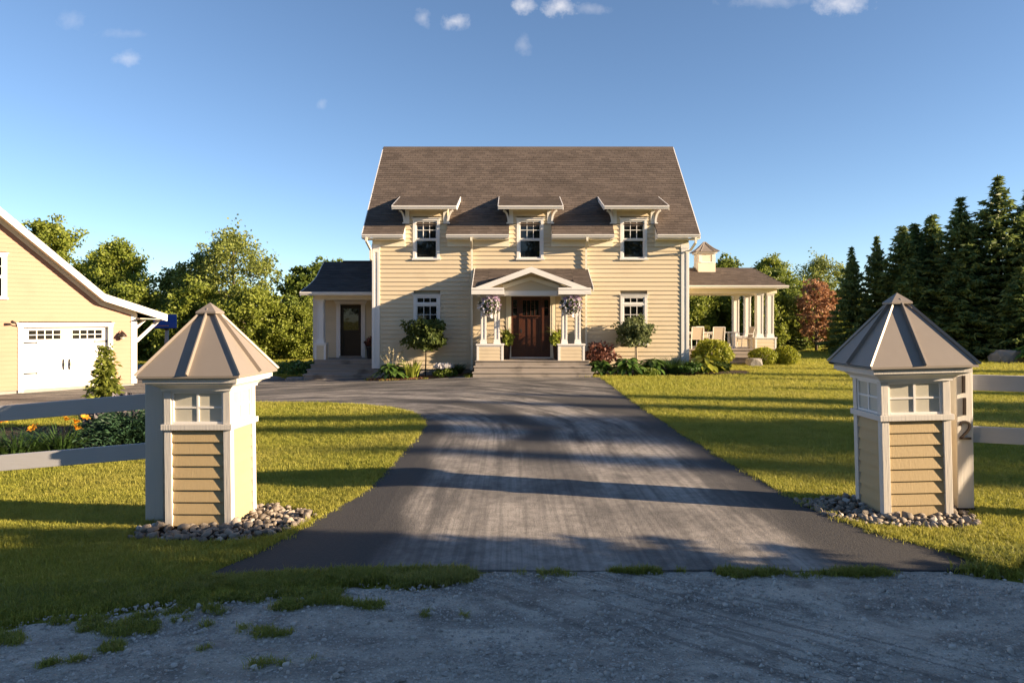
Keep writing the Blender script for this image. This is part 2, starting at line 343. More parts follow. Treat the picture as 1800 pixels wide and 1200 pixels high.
def gravel():
    t = NT('gravel_road'); p = t.pos(); n = t.noise(p, 1.1, 5, .65); g = t.noise(p, 26, 5, .75); v = t.vor(p, 55); v2 = t.vor(p, 85, 'Color')
    sp = t.n('ShaderNodeSeparateXYZ'); t.l(p, sp.inputs[0])
    c = t.mix(g, (.27, .245, .21), (.60, .54, .455)); c = t.mix(t.math('MULTIPLY', t.ramp(n, .42, .62), .7), c, (.66, .59, .49)); c = t.mix(t.math('MULTIPLY', t.ramp(t.noise(p, 2.7, 5, .7), .46, .68), .75), c, (.17, .15, .13)); c = t.mix(t.math('MULTIPLY', t.ramp(t.noise(t.scale(p, (.5, 2.2, 1)), 1.6, 4), .5, .66), .5), c, (.20, .18, .155))
    d = t.math('SUBTRACT', t.math('ADD', sp.outputs[0], t.math('MULTIPLY', sp.outputs[1], 1.25)), 6.8); cd = t.n('ShaderNodeCombineXYZ'); t.l(d, cd.inputs[0]); t.l(t.math('MULTIPLY', sp.outputs[1], .12), cd.inputs[1])
    groove_shade = t.math('MULTIPLY', t.ramp(t.noise(cd.outputs[0], 7.5, 3, .6), .47, .6), t.ramp(t.math('SUBTRACT', 1.0, t.math('DIVIDE', t.math('ABSOLUTE', d), 1.5), clamp=True), .05, .5)); c = t.mix(t.math('MULTIPLY', groove_shade, .6), c, (.15, .135, .118))  # tyre track lines painted dark in place of shading in the grooves
    c = t.mix(t.math('MULTIPLY', t.ramp(t.noise(p, 60, 3, .8), .55, .68), .55), c, (.10, .092, .082))
    bw = t.n('ShaderNodeRGBToBW'); t.l(v2, bw.inputs[0]); c = t.mix(t.math('MULTIPLY', t.ramp(bw.outputs[0], .78, .9), .6), c, (.72, .68, .62))
    return t.done(t.bsdf(c, .92, .2, normal=t.bump(t.math('ADD', g, t.math('MULTIPLY', v, -1.0)), .9, .02)))
M['gravel'] = gravel()
def stonechip():
    t = NT('loose_gravel'); r = t.island(); c = t.mix(r, (.08, .072, .064), (.50, .46, .41)); c = t.mix(t.ramp(r, .93, .95), c, (.72, .70, .66)); return t.done(t.bsdf(c, .85, .3))
M['chipstone'] = stonechip()

# ------------------------------------------------------------------ the setting
DRIVE = [(3.72, 5.34), (3.69, 5.69), (3.46, 6.02), (3.28, 6.35), (3.16, 6.74), (3.06, 7.43), (2.97, 9.41), (2.9, 12.35), (2.9, 16.7), (2.97, 22.6), (2.97, 23.45), (2.2, 23.62), (-1.5, 23.62),
         (-1.65, 24.35), (-2.4, 24.2), (-3.3, 24.1), (-4.5, 24.15), (-5.2, 24.5), (-5.25, 25.9), (-7.85, 25.9), (-8.6, 26.6), (-10.2, 29.2), (-13, 32.5), (-19, 38),
         (-30, 36), (-34, 24), (-30, 15.6), (-18, 17.0), (-13, 18.3), (-9, 18.75), (-6.5, 18.42), (-4.98, 17.81), (-4.1, 17.25), (-3.42, 16.65), (-2.9, 16.1), (-2.56, 15.56), (-2.2, 14.95), (-1.94, 14.29), (-1.78, 13.75), (-1.69, 13.24),
         (-1.63, 12.6), (-1.62, 11.9), (-1.64, 9.94), (-1.66, 8.39), (-1.75, 7.62), (-1.93, 6.9), (-2.13, 6.15), (-2.27, 5.75), (-2.46, 5.36)]
def wobble(P, amp=.03, step=.25):
    out = []
    for i, a in enumerate(P):
        b = P[(i + 1) % len(P)]; L = math.dist(a, b); k = max(1, int(L / step))
        for j in range(k):
            t = j / k; x = a[0] + (b[0] - a[0]) * t; y = a[1] + (b[1] - a[1]) * t
            q = noise.noise_vector(Vector((x * 1.7, y * 1.7, 0))); out.append((x + q.x * amp, y + q.y * amp))
    return out
DRIVE_W = wobble(DRIVE)
ROAD = [(-60, 3.4), (-8, 3.9), (-4.6, 4.4), (-3.3, 4.72), (-2.7, 4.9), (-2.0, 4.98), (-1.2, 5.05), (-.5, 5.15), (-.15, 5.44), (.43, 5.46), (1.06, 5.46), (2.0, 5.46), (2.62, 5.46), (3.3, 5.46), (3.9, 5.16), (5, 5.0), (9, 4.9), (60, 4.4), (60, -3), (-60, -3)]
def sheet(name, P, dz, mat, step=.5, skirt=0, zfun=None, grid=None):
    B = [Vector(p) for p in P]; n = len(B); xs = [p[0] for p in P]; ys = [p[1] for p in P]
    pts = list(B)
    X = np.arange(min(xs) + step / 2, max(xs), step); Y = np.arange(min(ys) + step / 2, max(ys), step)
    gx_, gy_ = np.meshgrid(X, Y); gx_ = gx_.ravel(); gy_ = gy_.ravel(); k = inpoly_np(gx_, gy_, P)
    pts += [Vector((a + .01 * (j % 3), b)) for j, (a, b) in enumerate(zip(gx_[k], gy_[k]))]
    v, e, f, *_ = geometry.delaunay_2d_cdt(pts, [(i, (i + 1) % n) for i in range(n)], [], 1, 1e-4)
    V = [(p.x, p.y, zg(p.x, p.y) + dz + (zfun(p.x, p.y) if zfun else 0)) for p in v]; F = [tuple(q) for q in f]
    if skirt:
        b = len(V); V += [(p[0], p[1], zg(p[0]) - .05) for p in P]
        F += [(i, (i + 1) % n, b + (i + 1) % n, b + i) for i in range(n)]
    me = bpy.data.meshes.new(name); me.from_pydata(V, [], F); me.materials.append(mat)
    bm = bmesh.new(); bm.from_mesh(me); bmesh.ops.recalc_face_normals(bm, faces=bm.faces)
    up = sum(fc.normal.z * fc.calc_area() for fc in bm.faces)
    if up < 0: bmesh.ops.reverse_faces(bm, faces=bm.faces)
    bm.to_mesh(me); bm.free(); me.update()
    return link(name, me)
# ground: one sheet to the horizon, finer near the house
def axis_pts(lo, hi, near, step, far):
    a = list(np.arange(-near, near + step, step)); v = near
    while v < far: v *= 1.35; a += [v, -v]
    return np.array(sorted(a))
ax = axis_pts(0, 0, 22, .5, 900); ay = axis_pts(0, 0, 40, 1.0, 900)
gxx, gyy = np.meshgrid(ax, ay); V = np.stack([gxx.ravel(), gyy.ravel(), zg_np(gxx.ravel())], 1)
nx, ny = len(ax), len(ay); I = np.arange(nx * ny).reshape(ny, nx)
F = np.stack([I[:-1, :-1].ravel(), I[:-1, 1:].ravel(), I[1:, 1:].ravel(), I[1:, :-1].ravel()], 1)
tag(link('ground', mesh_np('ground', V, F, M['ground'])), 'green lawn ground around the drive and house', 'ground', kind='structure')
tag(sheet('driveway', DRIVE_W, .022, M['asphalt'], .6, .05), 'grey asphalt driveway with pale tyre tracks', 'driveway', kind='structure')
# gravel road with small ruts, fine grid where the camera sees it
def road_z(x, y):
    r = noise.noise(Vector((x * .8, y * 2.2, 3))) * .018 + noise.noise(Vector((x * 7, y * 7, 1))) * .006
    t = (x - .3 - (5.2 - y) * 1.25)                                         # tyre grooves sweeping out of the drive to the right
    if abs(t) < 1.0: r -= .012 * max(0, math.sin(t * 26)) * (1 - abs(t))
    return r
ex = np.concatenate([np.array([-60, -40, -25, -16, -11, -8, -6]), np.arange(-5, 5.5, .035), np.array([6, 8, 11, 16, 25, 40, 60])]); 
V = []; F = []; ny_ = 74
ROADTOP = [p for p in ROAD if p[1] > 0]
def roadtop(x):
    for (x0, y0), (x1, y1) in zip(ROADTOP, ROADTOP[1:]):
        if x0 <= x <= x1: return y0 + (y1 - y0) * (x - x0) / (x1 - x0)
    return 4.5
for x in ex:
    x = float(x); yt = roadtop(x) + .09 * noise.noise(Vector((x * 2.3, 0, 5))) + .05 * noise.noise(Vector((x * 9, 0, 5)))
    for j in range(ny_):
        t = j / (ny_ - 1); y = yt - (yt + 3) * (t ** 1.7); ez = .012 * min(1, (yt - y) / .25) - .02 * (1 - min(1, (yt - y) / .12))
        V.append((x, y, zg(x) + .006 + ez + road_z(x, y) * min(1, (yt - y) / .3)))
I = np.arange(len(ex) * ny_).reshape(len(ex), ny_)
F = np.stack([I[:-1, 1:].ravel(), I[1:, 1:].ravel(), I[1:, :-1].ravel(), I[:-1, :-1].ravel()], 1)
tag(link('gravel_road', mesh_np('gravel_road', V, F, M['gravel'], True)), 'grey gravel road in front of the drive', 'road', kind='structure')
# beds
BED_L = [(-5.12, 25.45), (-5.1, 24.5), (-4.5, 24.2), (-3.3, 24.15), (-2.4, 24.25), (-1.7, 24.4), (-1.5, 25.45)]
BED_R = [(2.95, 25.45), (3.0, 24.2), (3.6, 23.75), (5, 23.7), (6.4, 23.9), (7.6, 24.3), (8.7, 25.0), (9.0, 26.6), (7.6, 27.3), (6.5, 25.45)]
BED_F = [(-14, 13.6), (-13, 11.2), (-8.6, 10.6), (-5.8, 10.7), (-4.6, 11.6), (-5.2, 13.0), (-7.5, 14.6), (-10.5, 15.0)]
tag(sheet('mulch_bed', wobble(BED_L, .04), .03, M['mulch'], .25, .05, lambda x, y: .02 * noise.noise(Vector((x * 9, y * 9, 0)))), 'reddish bark mulch bed left of the porch steps', 'bed', kind='structure')
tag(sheet('soil_bed', wobble(BED_R, .05), .02, M['dirt'], .3, .05), 'dark soil planting bed right of the porch steps', 'bed', kind='structure')
tag(sheet('garden_bed', wobble(BED_F, .08), .03, M['dirt'], .3, .05), 'dark soil garden bed behind the left rail fence', 'bed', kind='structure')

# ------------------------------------------------------------------ building helpers
def front(y0=0.0): return lambda u, o, z: (u, y0 - o, z)            # facade that faces -y
def back(y0): return lambda u, o, z: (-u, y0 + o, z)
def side_r(x0): return lambda u, o, z: (x0 + o, u, z)               # faces +x
def side_l(x0): return lambda u, o, z: (x0 - o, u, z)               # faces -x
def wedge(u0, u1, z0, z1, t, t2=.004, u0t=None, u1t=None):
    a = u0 if u0t is None else u0t; b = u1 if u1t is None else u1t
    return [(u0, t, z0), (u1, t, z0), (u1, -.004, z0), (u0, -.004, z0), (a, t2, z1), (b, t2, z1), (b, -.004, z1), (a, -.004, z1)]
def clapboards(parent, tf, z0, z1, exp, spans, holes, mat, t=.022):
    """lapped boards, one mesh each; spans(z) -> (u0, u1) or list of them; holes = (u0, u1, z0, z1)"""
    z = z0
    while z < z1 - .02:
        zt = min(z + exp, z1); zm = (z + zt) / 2
        sp = spans(zm); sp = [sp] if sp and not isinstance(sp[0], (tuple, list)) else (sp or [])
        for a, b in sp:
            segs = [(a, b)]
            for h0, h1, hz0, hz1 in holes:
                if zt > hz0 + .012 and z < hz1 - .012:
                    n = []
                    for s0, s1 in segs:
                        if h1 <= s0 or h0 >= s1: n.append((s0, s1)); continue
                        if h0 > s0: n.append((s0, h0))
                        if h1 < s1: n.append((h1, s1))
                    segs = n
            for s0, s1 in segs:
                if s1 - s0 > .03:
                    j = random.uniform(-.0015, .0015)
                    MB(tf).hexa(wedge(s0, s1, z, zt + .008, t + j)).build('clapboard', mat, parent)
        z = zt
def window(parent, tf, cx, z0, z1, wd, grid_top, grid_low, split, transom=0, mat=None, glassm=None, depth=.055, ca=.095, crown=True):
    """casing is the part; head, sill, sash bars and each pane are its pieces"""
    mat = mat or M['white']; glassm = glassm or M['glass']; h = wd / 2
    m = MB(tf); m.box(cx - h, cx - h + ca, -.02, .045, z0 + .06, z1 - .10); m.box(cx + h - ca, cx + h, -.02, .045, z0 + .06, z1 - .10)
    wnd = m.build('window', mat, parent)
    m = MB(tf); m.box(cx - h - .012, cx + h + .012, -.02, .052, z1 - .10, z1 - .025)
    if crown: m.box(cx - h - .05, cx + h + .05, -.02, .085, z1 - .025, z1)
    m.build('window_head', mat, wnd)
    MB(tf).box(cx - h - .03, cx + h + .03, -.02, .082, z0, z0 + .06).build('window_sill', mat, wnd)
    a0, a1, b0, b1 = cx - h + ca, cx + h - ca, z0 + .06, z1 - .10
    def sash(s0, s1, t0, t1, gx_, gz_, out, fr=.045):
        m = MB(tf); m.box(s0, s0 + fr, -.06, out, t0, t1); m.box(s1 - fr, s1, -.06, out, t0, t1); m.box(s0 + fr, s1 - fr, -.06, out, t0, t0 + fr); m.box(s0 + fr, s1 - fr, -.06, out, t1 - fr, t1)
        i0, i1, k0, k1 = s0 + fr, s1 - fr, t0 + fr, t1 - fr; bw = .02
        for k in range(1, gx_): u = i0 + (i1 - i0) * k / gx_; m.box(u - bw / 2, u + bw / 2, -.05, out - .012, k0, k1)
        for k in range(1, gz_): q = k0 + (k1 - k0) * k / gz_; m.box(i0, i1, -.049, out - .014, q - bw / 2, q + bw / 2)
        m.build('sash', mat, wnd)
        for a in range(gx_):
            for b in range(gz_):
                u0 = i0 + (i1 - i0) * a / gx_; u1 = i0 + (i1 - i0) * (a + 1) / gx_; q0 = k0 + (k1 - k0) * b / gz_; q1 = k0 + (k1 - k0) * (b + 1) / gz_
                MB(tf).box(u0 + .002, u1 - .002, -.058, -.048 + random.uniform(-.001, .001) + (out - .02), q0 + .002, q1 - .002).build('pane', glassm, wnd)
    if transom:
        sash(a0, a1, b1 - transom, b1, 3, 1, .028); MB(tf).box(a0, a1, -.05, .04, b1 - transom - .06, b1 - transom).build('transom_bar', mat, wnd); b1 -= transom + .06
    zs = b0 + (b1 - b0) * split
    sash(a0, a1, zs, b1, *grid_top, .02); sash(a0, a1, b0, zs, *grid_low, .006) if split > .02 else None
    return wnd
def shingle_field(parent, P0, U, W, width, length, exp=.145, tab=.30, cut=None, mat=None, name='shingles', lip=.014):
    """P0 lower-left corner, U unit vector along the eave, W unit vector up the slope; lapped tabs, one mesh"""
    P0 = Vector(P0); U = Vector(U); W = Vector(W); N = U.cross(W).normalized(); V = []; F = []; n = int(length / exp + .99)
    for j in range(n):
        w0 = j * exp; w1 = min(length, w0 + exp + .01); u = -tab * ((j * .37) % 1)
        while u < width:
            a = max(0, u); b = min(width, u + tab - .006); u += tab
            if b - a < .02: continue
            segs = [(a, b)]
            if cut: segs = cut(a, b, (w0 + w1) / 2)
            for a_, b_ in segs:
                if b_ - a_ < .02: continue
                l = lip * random.uniform(.75, 1.35); d = random.uniform(-.004, .004)
                k = len(V)
                for (uu, ww, hh) in ((a_, w0 + d, l), (b_, w0 + d, l), (b_, w1, .002), (a_, w1, .002), (a_, w0 + d, 0), (b_, w0 + d, 0)): V.append(tuple(P0 + U * uu + W * ww + N * hh))
                F += [(k, k + 1, k + 2, k + 3), (k + 4, k + 5, k + 1, k)]
    o = link(name, mesh_np(name, V, F, mat or M['shingle']), parent); o['kind'] = 'stuff'; return o
def column(parent, x, y, z0, z1, wb=.24, wt=.19):
    """square tapered porch column with recessed face and plinth"""
    hb, ht = wb / 2, wt / 2; zb = z0 + .16; zc = z1 - .07
    m = MB(); m.hexa([(x - hb, y - hb, z0), (x + hb, y - hb, z0), (x + hb, y + hb, z0), (x - hb, y + hb, z0), (x - hb + .02, y - hb + .02, zb), (x + hb - .02, y - hb + .02, zb), (x + hb - .02, y + hb - .02, zb), (x - hb + .02, y + hb - .02, zb)])
    s = hb - .035; e = ht - .012
    m.hexa([(x - s, y - s, zb), (x + s, y - s, zb), (x + s, y + s, zb), (x - s, y + s, zb), (x - e, y - e, zc), (x + e, y - e, zc), (x + e, y + e, zc), (x - e, y + e, zc)])
    m.box(x - ht - .02, x + ht + .02, y - ht - .02, y + ht + .02, zc, z1)
    c = m.build('column', M['white'], parent)
    m = MB()
    for sg in (-1, 1):                                             # raised stiles on the front and back
        for sx in (-1, 1):
            y1 = y + sg * s; y2 = y + sg * e; g = sg * .016
            xa, xb = sorted((x + sx * s, x + sx * (s - .045))); xc, xd = sorted((x + sx * e, x + sx * (e - .04)))
            m.hexa([(xa, y1, zb), (xb, y1, zb), (xb, y1 + g, zb), (xa, y1 + g, zb), (xc, y2, zc), (xd, y2, zc), (xd, y2 + g, zc), (xc, y2 + g, zc)])
            m.hexa([(y_, xx, zz) if False else (x + sg * (s if zz == zb else e) + (g if o_ else 0), y + sx * ((s if zz == zb else e) - (.045 if i_ else 0)), zz) for zz in (zb, zc) for (i_, o_) in ((0, 0), (1, 0), (1, 1), (0, 1))])
    m.build('column_stile', M['white'], c); return c
def pier(parent, x0, x1, y0, y1, z0, z1, rows=4, mat=None):
    """siding-clad pedestal with white corner trim and cap"""
    p = MB().box(x0 + .02, x1 - .02, y0 + .02, y1 - .02, z0, z1 - .05).build('pier', M['core'], parent)
    t = .075
    for cx_ in (x0, x1 - t):
        for cy_ in (y0, y1 - t): MB().box(cx_, cx_ + t, cy_, cy_ + t, z0, z1 - .05).build('corner_trim', M['white'], p)
    m = MB(); m.box(x0 - .025, x1 + .025, y0 - .025, y1 + .025, z1 - .05, z1); m.box(x0 + t, x1 - t, y0 + .006, y0 + .02, z1 - .10, z1 - .05); m.build('pier_cap', M['white'], p)
    e = (z1 - .10 - z0) / rows
    clapboards(p, front(y0 + .02), z0, z1 - .10, e, lambda z: (x0 + t, x1 - t), [], mat or M['siding'], .016)
    clapboards(p, side_r(x1 - .02), z0, z1 - .05, (z1 - .05 - z0) / rows, lambda z: (y0 + t, y1 - t), [], mat or M['siding'], .016)
    clapboards(p, side_l(x0 + .02), z0, z1 - .05, (z1 - .05 - z0) / rows, lambda z: (y0 + t, y1 - t), [], mat or M['siding'], .016)
    return p

# ------------------------------------------------------------------ the house
WY = 25.5
H = empty('house', (0, WY, 0))
tag(H, 'two storey cream clapboard house with steep brown shingle roof and three dormers', 'house')
X0, X1 = -5.14, 6.50; DEP = 7.46; RY = 3.73; EY = -.45; EZ = 5.06; RZ = 9.24
DC = [-3.155, .67, 4.48]; DH = .776
# core walls, set back behind the boards
m = MB(); m.box(X0 + .12, X1 - .12, .12, DEP - .12, -.3, 4.95); m.prism([(.12, 4.95), (DEP - .12, 4.95), (RY, 8.9)], 'x', X0 + .12, X1 - .12); m.build('wall', M['core'], H)
MB().box(X0 + .03, X1 - .03, .03, DEP - .03, -.4, .16).build('foundation', M['foundation'], H)
for c in DC:
    MB().prism([(.12, 4.9), (.12, 6.0), (1.15, 6.5), (1.15, 5.9)], 'x', c - DH + .03, c + DH - .03).build('dormer_core', M['core'], H)
FH = [(c - .49, c + .49, 4.19, 5.72) for c in DC] + [(-3.135 - .49, -3.135 + .49, 1.06, 2.91), (4.487 - .49, 4.487 + .49, 1.06, 2.91), (-.24, 1.62, .1, 2.95)]
CBW = .27
clapboards(H, front(), .16, 4.98, .1606, lambda z: (X0 + CBW, X1 - CBW), FH + [(-1.62, -1.54, 9, 9)], M['siding'], .036)
for c in DC: clapboards(H, front(), 4.978, 6.16, .1606, lambda z, c=c: (c - DH, c + DH), FH, M['siding'], .036)
gs = lambda z: (max(.1, 0 if z < 4.9 else (z - 5.2)), min(DEP - .1, DEP if z < 4.9 else DEP - (z - 5.2)))
clapboards(H, side_r(X1), .16, 8.7, .1606, gs, [], M['siding']); clapboards(H, side_l(X0), .16, 8.7, .1606, gs, [], M['siding'])
clapboards(H, back(DEP), .16, 4.95, .1606, lambda z: (-X1 + .1, -X0 - .1), [], M['siding'])
# corner pilasters
for a, b in ((X0, X0 + CBW), (X1 - CBW, X1)):
    m = MB(front()); m.box(a, b, -.02, .028, .18, 4.74)
    m.box(a, a + .085, .026, .05, .18, 4.60); m.box(b - .085, b, .026, .05, .18, 4.60); m.box(a + .085, b - .085, .026, .05, 4.46, 4.60); m.box(a + .085, b - .085, .026, .05, .18, .36)
    m.box(a - .02, b + .02, -.01, .065, 4.60, 4.74)
    m.build('corner_board', M['white'], H)
    s = a if a < 0 else b
    sd = -1 if a < 0 else 1
    MB().box(min(s, s + sd * .03), max(s, s + sd * .03), .003, .22, .18, 4.74).build('corner_board', M['white'], H)
# main roof
SL = math.sqrt(.5)
RX0, RX1 = -5.42, 6.80
m = MB(); th = .10
m.prism([(0, 5.51 - th), (0, 5.505), (RY, RZ), (DEP - EY, EZ), (DEP - EY, EZ - th), (RY, RZ - th * 1.4)], 'x', RX0, RX1)
SEG = [(RX0, DC[0] - DH), (DC[0] + DH, DC[1] - DH), (DC[1] + DH, DC[2] - DH), (DC[2] + DH, RX1)]
for a, b in SEG: m.prism([(EY, EZ - .02), (EY, EZ), (.001, 5.511), (.001, 5.511 - th)], 'x', a, b)
roof = m.build('roof', M['shingle'], H)
def cut_main(a, b, w):
    y = EY + w * SL
    if y > .0: return [(a, b)]
    out = []
    for s0, s1 in SEG:
        q0, q1 = max(a, s0 - RX0), min(b, s1 - RX0)
        if q1 > q0: out.append((q0, q1))
    return out
shingle_field(roof, (RX0, EY, EZ + .006), (1, 0, 0), (0, SL, SL), RX1 - RX0, (RY - EY) / SL, cut=cut_main)
shingle_field(roof, (RX1, DEP - EY, EZ + .006), (-1, 0, 0), (0, -SL, SL), RX1 - RX0, (RY - EY) / SL, exp=.29, tab=.6)
MB().prism([(RY - .13, RZ - .115), (RY, RZ + .02), (RY + .13, RZ - .115), (RY + .13, RZ - .09), (RY, RZ + .045), (RY - .13, RZ - .09)], 'x', RX0, RX1).build('ridge_cap', M['shingle'], roof)
# rake boards at both gable ends
for x, s in ((RX0, -1), (RX1, 1)):
    m = MB(); a, b = sorted((x, x + s * .03))
    m.prism([(EY, EZ - .16), (EY, EZ + .02), (RY, RZ + .02), (RY, RZ - .19)], 'x', a, b); m.prism([(DEP - EY, EZ - .16), (DEP - EY, EZ + .02), (RY, RZ + .02), (RY, RZ - .19)], 'x', a, b)
    m.build('rake_board', M['white'], roof)
    xi = X0 if s < 0 else X1; a, b = sorted((xi, x))
    MB().prism([(EY, EZ - .18), (EY, EZ - .15), (RY, RZ - .20), (RY, RZ - .23)], 'x', a, b).build('rake_soffit', M['cream_trim'], roof)
# eaves: gutter, soffit and frieze between the dormers
def gutter_prof(y, z): return [(y + .0, z - .115), (y - .055, z - .115), (y - .075, z - .06), (y - .10, z - .045), (y - .10, z), (y, z)]
for a, b in SEG:
    g = MB().prism(gutter_prof(EY, EZ - .01), 'x', a, b).build('gutter', M['white'], H)
    MB().box(a, b, EY + .002, 0, EZ - .17, EZ - .135).build('soffit', M['cream_trim'], H)
    MB(front()).box(a if a > X0 else X0, b if b < X1 else X1, 0.0, .06, EZ - .40, EZ - .168).build('frieze_board', M['cream_trim'], H)
    for u, s in ((a, 1), (b, -1)):                                  # boxed end of the eave beside a dormer
        if X0 < u < X1: MB().prism([(EY + .02, EZ - .135), (EY + .02, EZ - .02), (-.03, 5.44), (-.03, EZ - .135)], 'x', *sorted((u, u + s * .03))).build('eave_return', M['white'], H)
# dormers
D0, D1 = -.60, 1.20; DZ0, DZ1 = 6.07, 6.71; dl = math.hypot(D1 - D0, DZ1 - DZ0); dw = Vector((0, (D1 - D0) / dl, (DZ1 - DZ0) / dl))
for c in DC:
    a, b = c - 1.155, c + 1.155
    dr = MB().prism([(D0, DZ0 - .075), (D0, DZ0), (D1 + .1, DZ1 + .035), (D1 + .1, DZ1 - .04)], 'x', a, b).build('dormer_roof', M['shingle'], H)
    shingle_field(dr, (a, D0, DZ0 + .004), (1, 0, 0), dw, b - a, dl)
    MB().prism(gutter_prof(D0, DZ0 - .01), 'x', a - .01, b + .01).build('gutter', M['white'], dr)
    for x, s in ((a, -1), (b, 1)):
        MB().prism([(D0, DZ0 - .15), (D0, DZ0 + .012), (D1, DZ1 + .012), (D1, DZ1 - .14)], 'x', *sorted((x, x + s * .028))).build('rake_board', M['white'], dr)
    MB().prism([(D0 + .02, DZ0 - .11), (D0 + .02, DZ0 - .08), (1.0, 6.55), (1.0, 6.52)], 'x', a + .002, b - .002).build('soffit', M['cream_trim'], dr)
    MB(front()).box(c - DH - .01, c + DH + .01, .003, .045, 5.98, 6.16).build('frieze_board', M['cream_trim'], dr)
    for s in (-1, 1):
        x = c + s * DH
        ck = MB().prism([(0.02, 5.45), (0.02, 6.2), (1.18, 6.65), (1.18, 6.6)], 'x', *sorted((x - s * .02, x))).build('dormer_cheek', M['siding'], H)
        cb = MB(front()).box(min(x, x - s * .15), max(x, x - s * .15), -.01, .05, 5.50, 6.0).build('corner_board', M['white'], H)
        # scrolled bracket under the dormer eave
        pts = [(x + s * (.02 + .22 * (1 - math.cos(t)) * .9), -.06, 5.52 + .46 * math.sin(t)) for t in [i * math.pi / 2 / 6 for i in range(7)]]
        mm = MB()
        for p, q in zip(pts, pts[1:]): mm.beam(p, q, .07, .055, up=(0, 1, 0))
        mm.box(min(x, x + s * .10), max(x, x + s * .10), -.09, -.03, 5.50, 5.545)
        mm.build('bracket', M['white'], cb)
    window(H, front(), c, 4.17, 5.72, .985, (3, 2), (1, 1), .5)
for c in (-3.135, 4.487): window(H, front(), c, 1.05, 2.91, .985, (3, 2), (3, 2), .5, transom=.24)
# downspouts
def downspout(path): 
    mm = MB()
    for p, q in zip(path, path[1:]): mm.beam(p, q, .075, .055, up=(0, 1, 0) if abs(p[2] - q[2]) > abs(p[1] - q[1]) else (0, 0, 1))
    return mm.build('downspout', M['cream_trim'], H)
for x in (-1.475, 2.72):
    downspout([(x, EY - .05, EZ - .11), (x, EY - .05, EZ - .22), (x, -.10, EZ - .48), (x, -.10, .25), (x, -.22, .12)])
downspout([(X0 - .12, EY - .05, EZ - .11), (X0 - .13, EY - .05, EZ - .25), (X0 - .05, -.12, EZ - .52), (X0 - .05, -.10, 4.2), (X0 - .05, .05, 4.15)])
downspout([(X1 + .14, EY - .05, EZ - .11), (X1 + .14, EY - .05, EZ - .30), (X1 + .04, -.12, EZ - .56), (X1 - .13, -.12, EZ - .60)])

# ---- front porch (depths measured from the house front: -1.44 is the deck edge)
PC = .66
dk = MB()
DZ = .55
for k, (y0, y1, z, x0, x1) in enumerate([(-1.44, 0.0, .55, -1.30, 2.72), (-1.72, -1.30, .37, -1.33, 2.75), (-2.0, -1.60, .185, -1.36, 2.78)]):
    st = MB().box(x0 + .03, x1 - .03, y0 + .035, min(y1 + .3, 0.02), -.1 if k else -.1, z - .04).build('step', M['deck'], H)
    n = 2 if k else 9
    dy = (y1 - y0) / n
    for j in range(n): MB().box(x0, x1, y0 + dy * j + .003, y0 + dy * (j + 1) - .003, z - .036, z + random.uniform(-.002, .002)).build('plank', M['deck'], st, bevel=.006)
for xc in (-.765, 2.075):
    pr = pier(H, xc - .465, xc + .465, -1.38, -.92, .55, 1.13, 4)
    for dx in (-.235, .235): column(H, xc + dx, -1.15, 1.13, 2.80)
MB().box(-1.26, 2.58, -1.32, -.98, 2.80, 2.98).build('porch_beam', M['white'], H)
for x in (-1.26, 2.30): MB().box(x, x + .28, -.98, -.02, 2.80, 2.98).build('porch_beam', M['white'], H)
MB().box(-1.36, 2.68, -1.30, -.02, 2.985, 3.0).build('porch_ceiling', M['cream_trim'], H)
# shed roof behind the pediment
sh = MB().prism([(-1.12, 3.30), (-1.12, 3.36), (0.0, 3.86), (0.0, 3.75)], 'x', PC - 1.5, PC + 1.5).prism([(-1.70, 3.02), (-1.70, 3.10), (0.0, 3.86), (0.0, 3.75)], 'x', -1.36, PC - 1.5).prism([(-1.70, 3.02), (-1.70, 3.10), (0.0, 3.86), (0.0, 3.75)], 'x', PC + 1.5, 2.78).build('porch_roof', M['shingle'], H)
ln = math.hypot(1.70, .76)
for a_, b_ in ((-1.36, PC - 1.5), (PC + 1.5, 2.78)): shingle_field(sh, (a_, -1.70, 3.105), (1, 0, 0), (0, 1.70 / ln, .76 / ln), b_ - a_, ln)
shingle_field(sh, (PC - 1.5, -1.12, 3.364), (1, 0, 0), (0, 1.70 / ln, .76 / ln), 3.0, ln * 1.12 / 1.7)
for x, s in ((-1.36, -1), (2.78, 1)): MB().prism([(-1.72, 2.94), (-1.72, 3.11), (0, 3.88), (0, 3.70)], 'x', *sorted((x, x + s * .025))).build('rake_board', M['white'], sh)
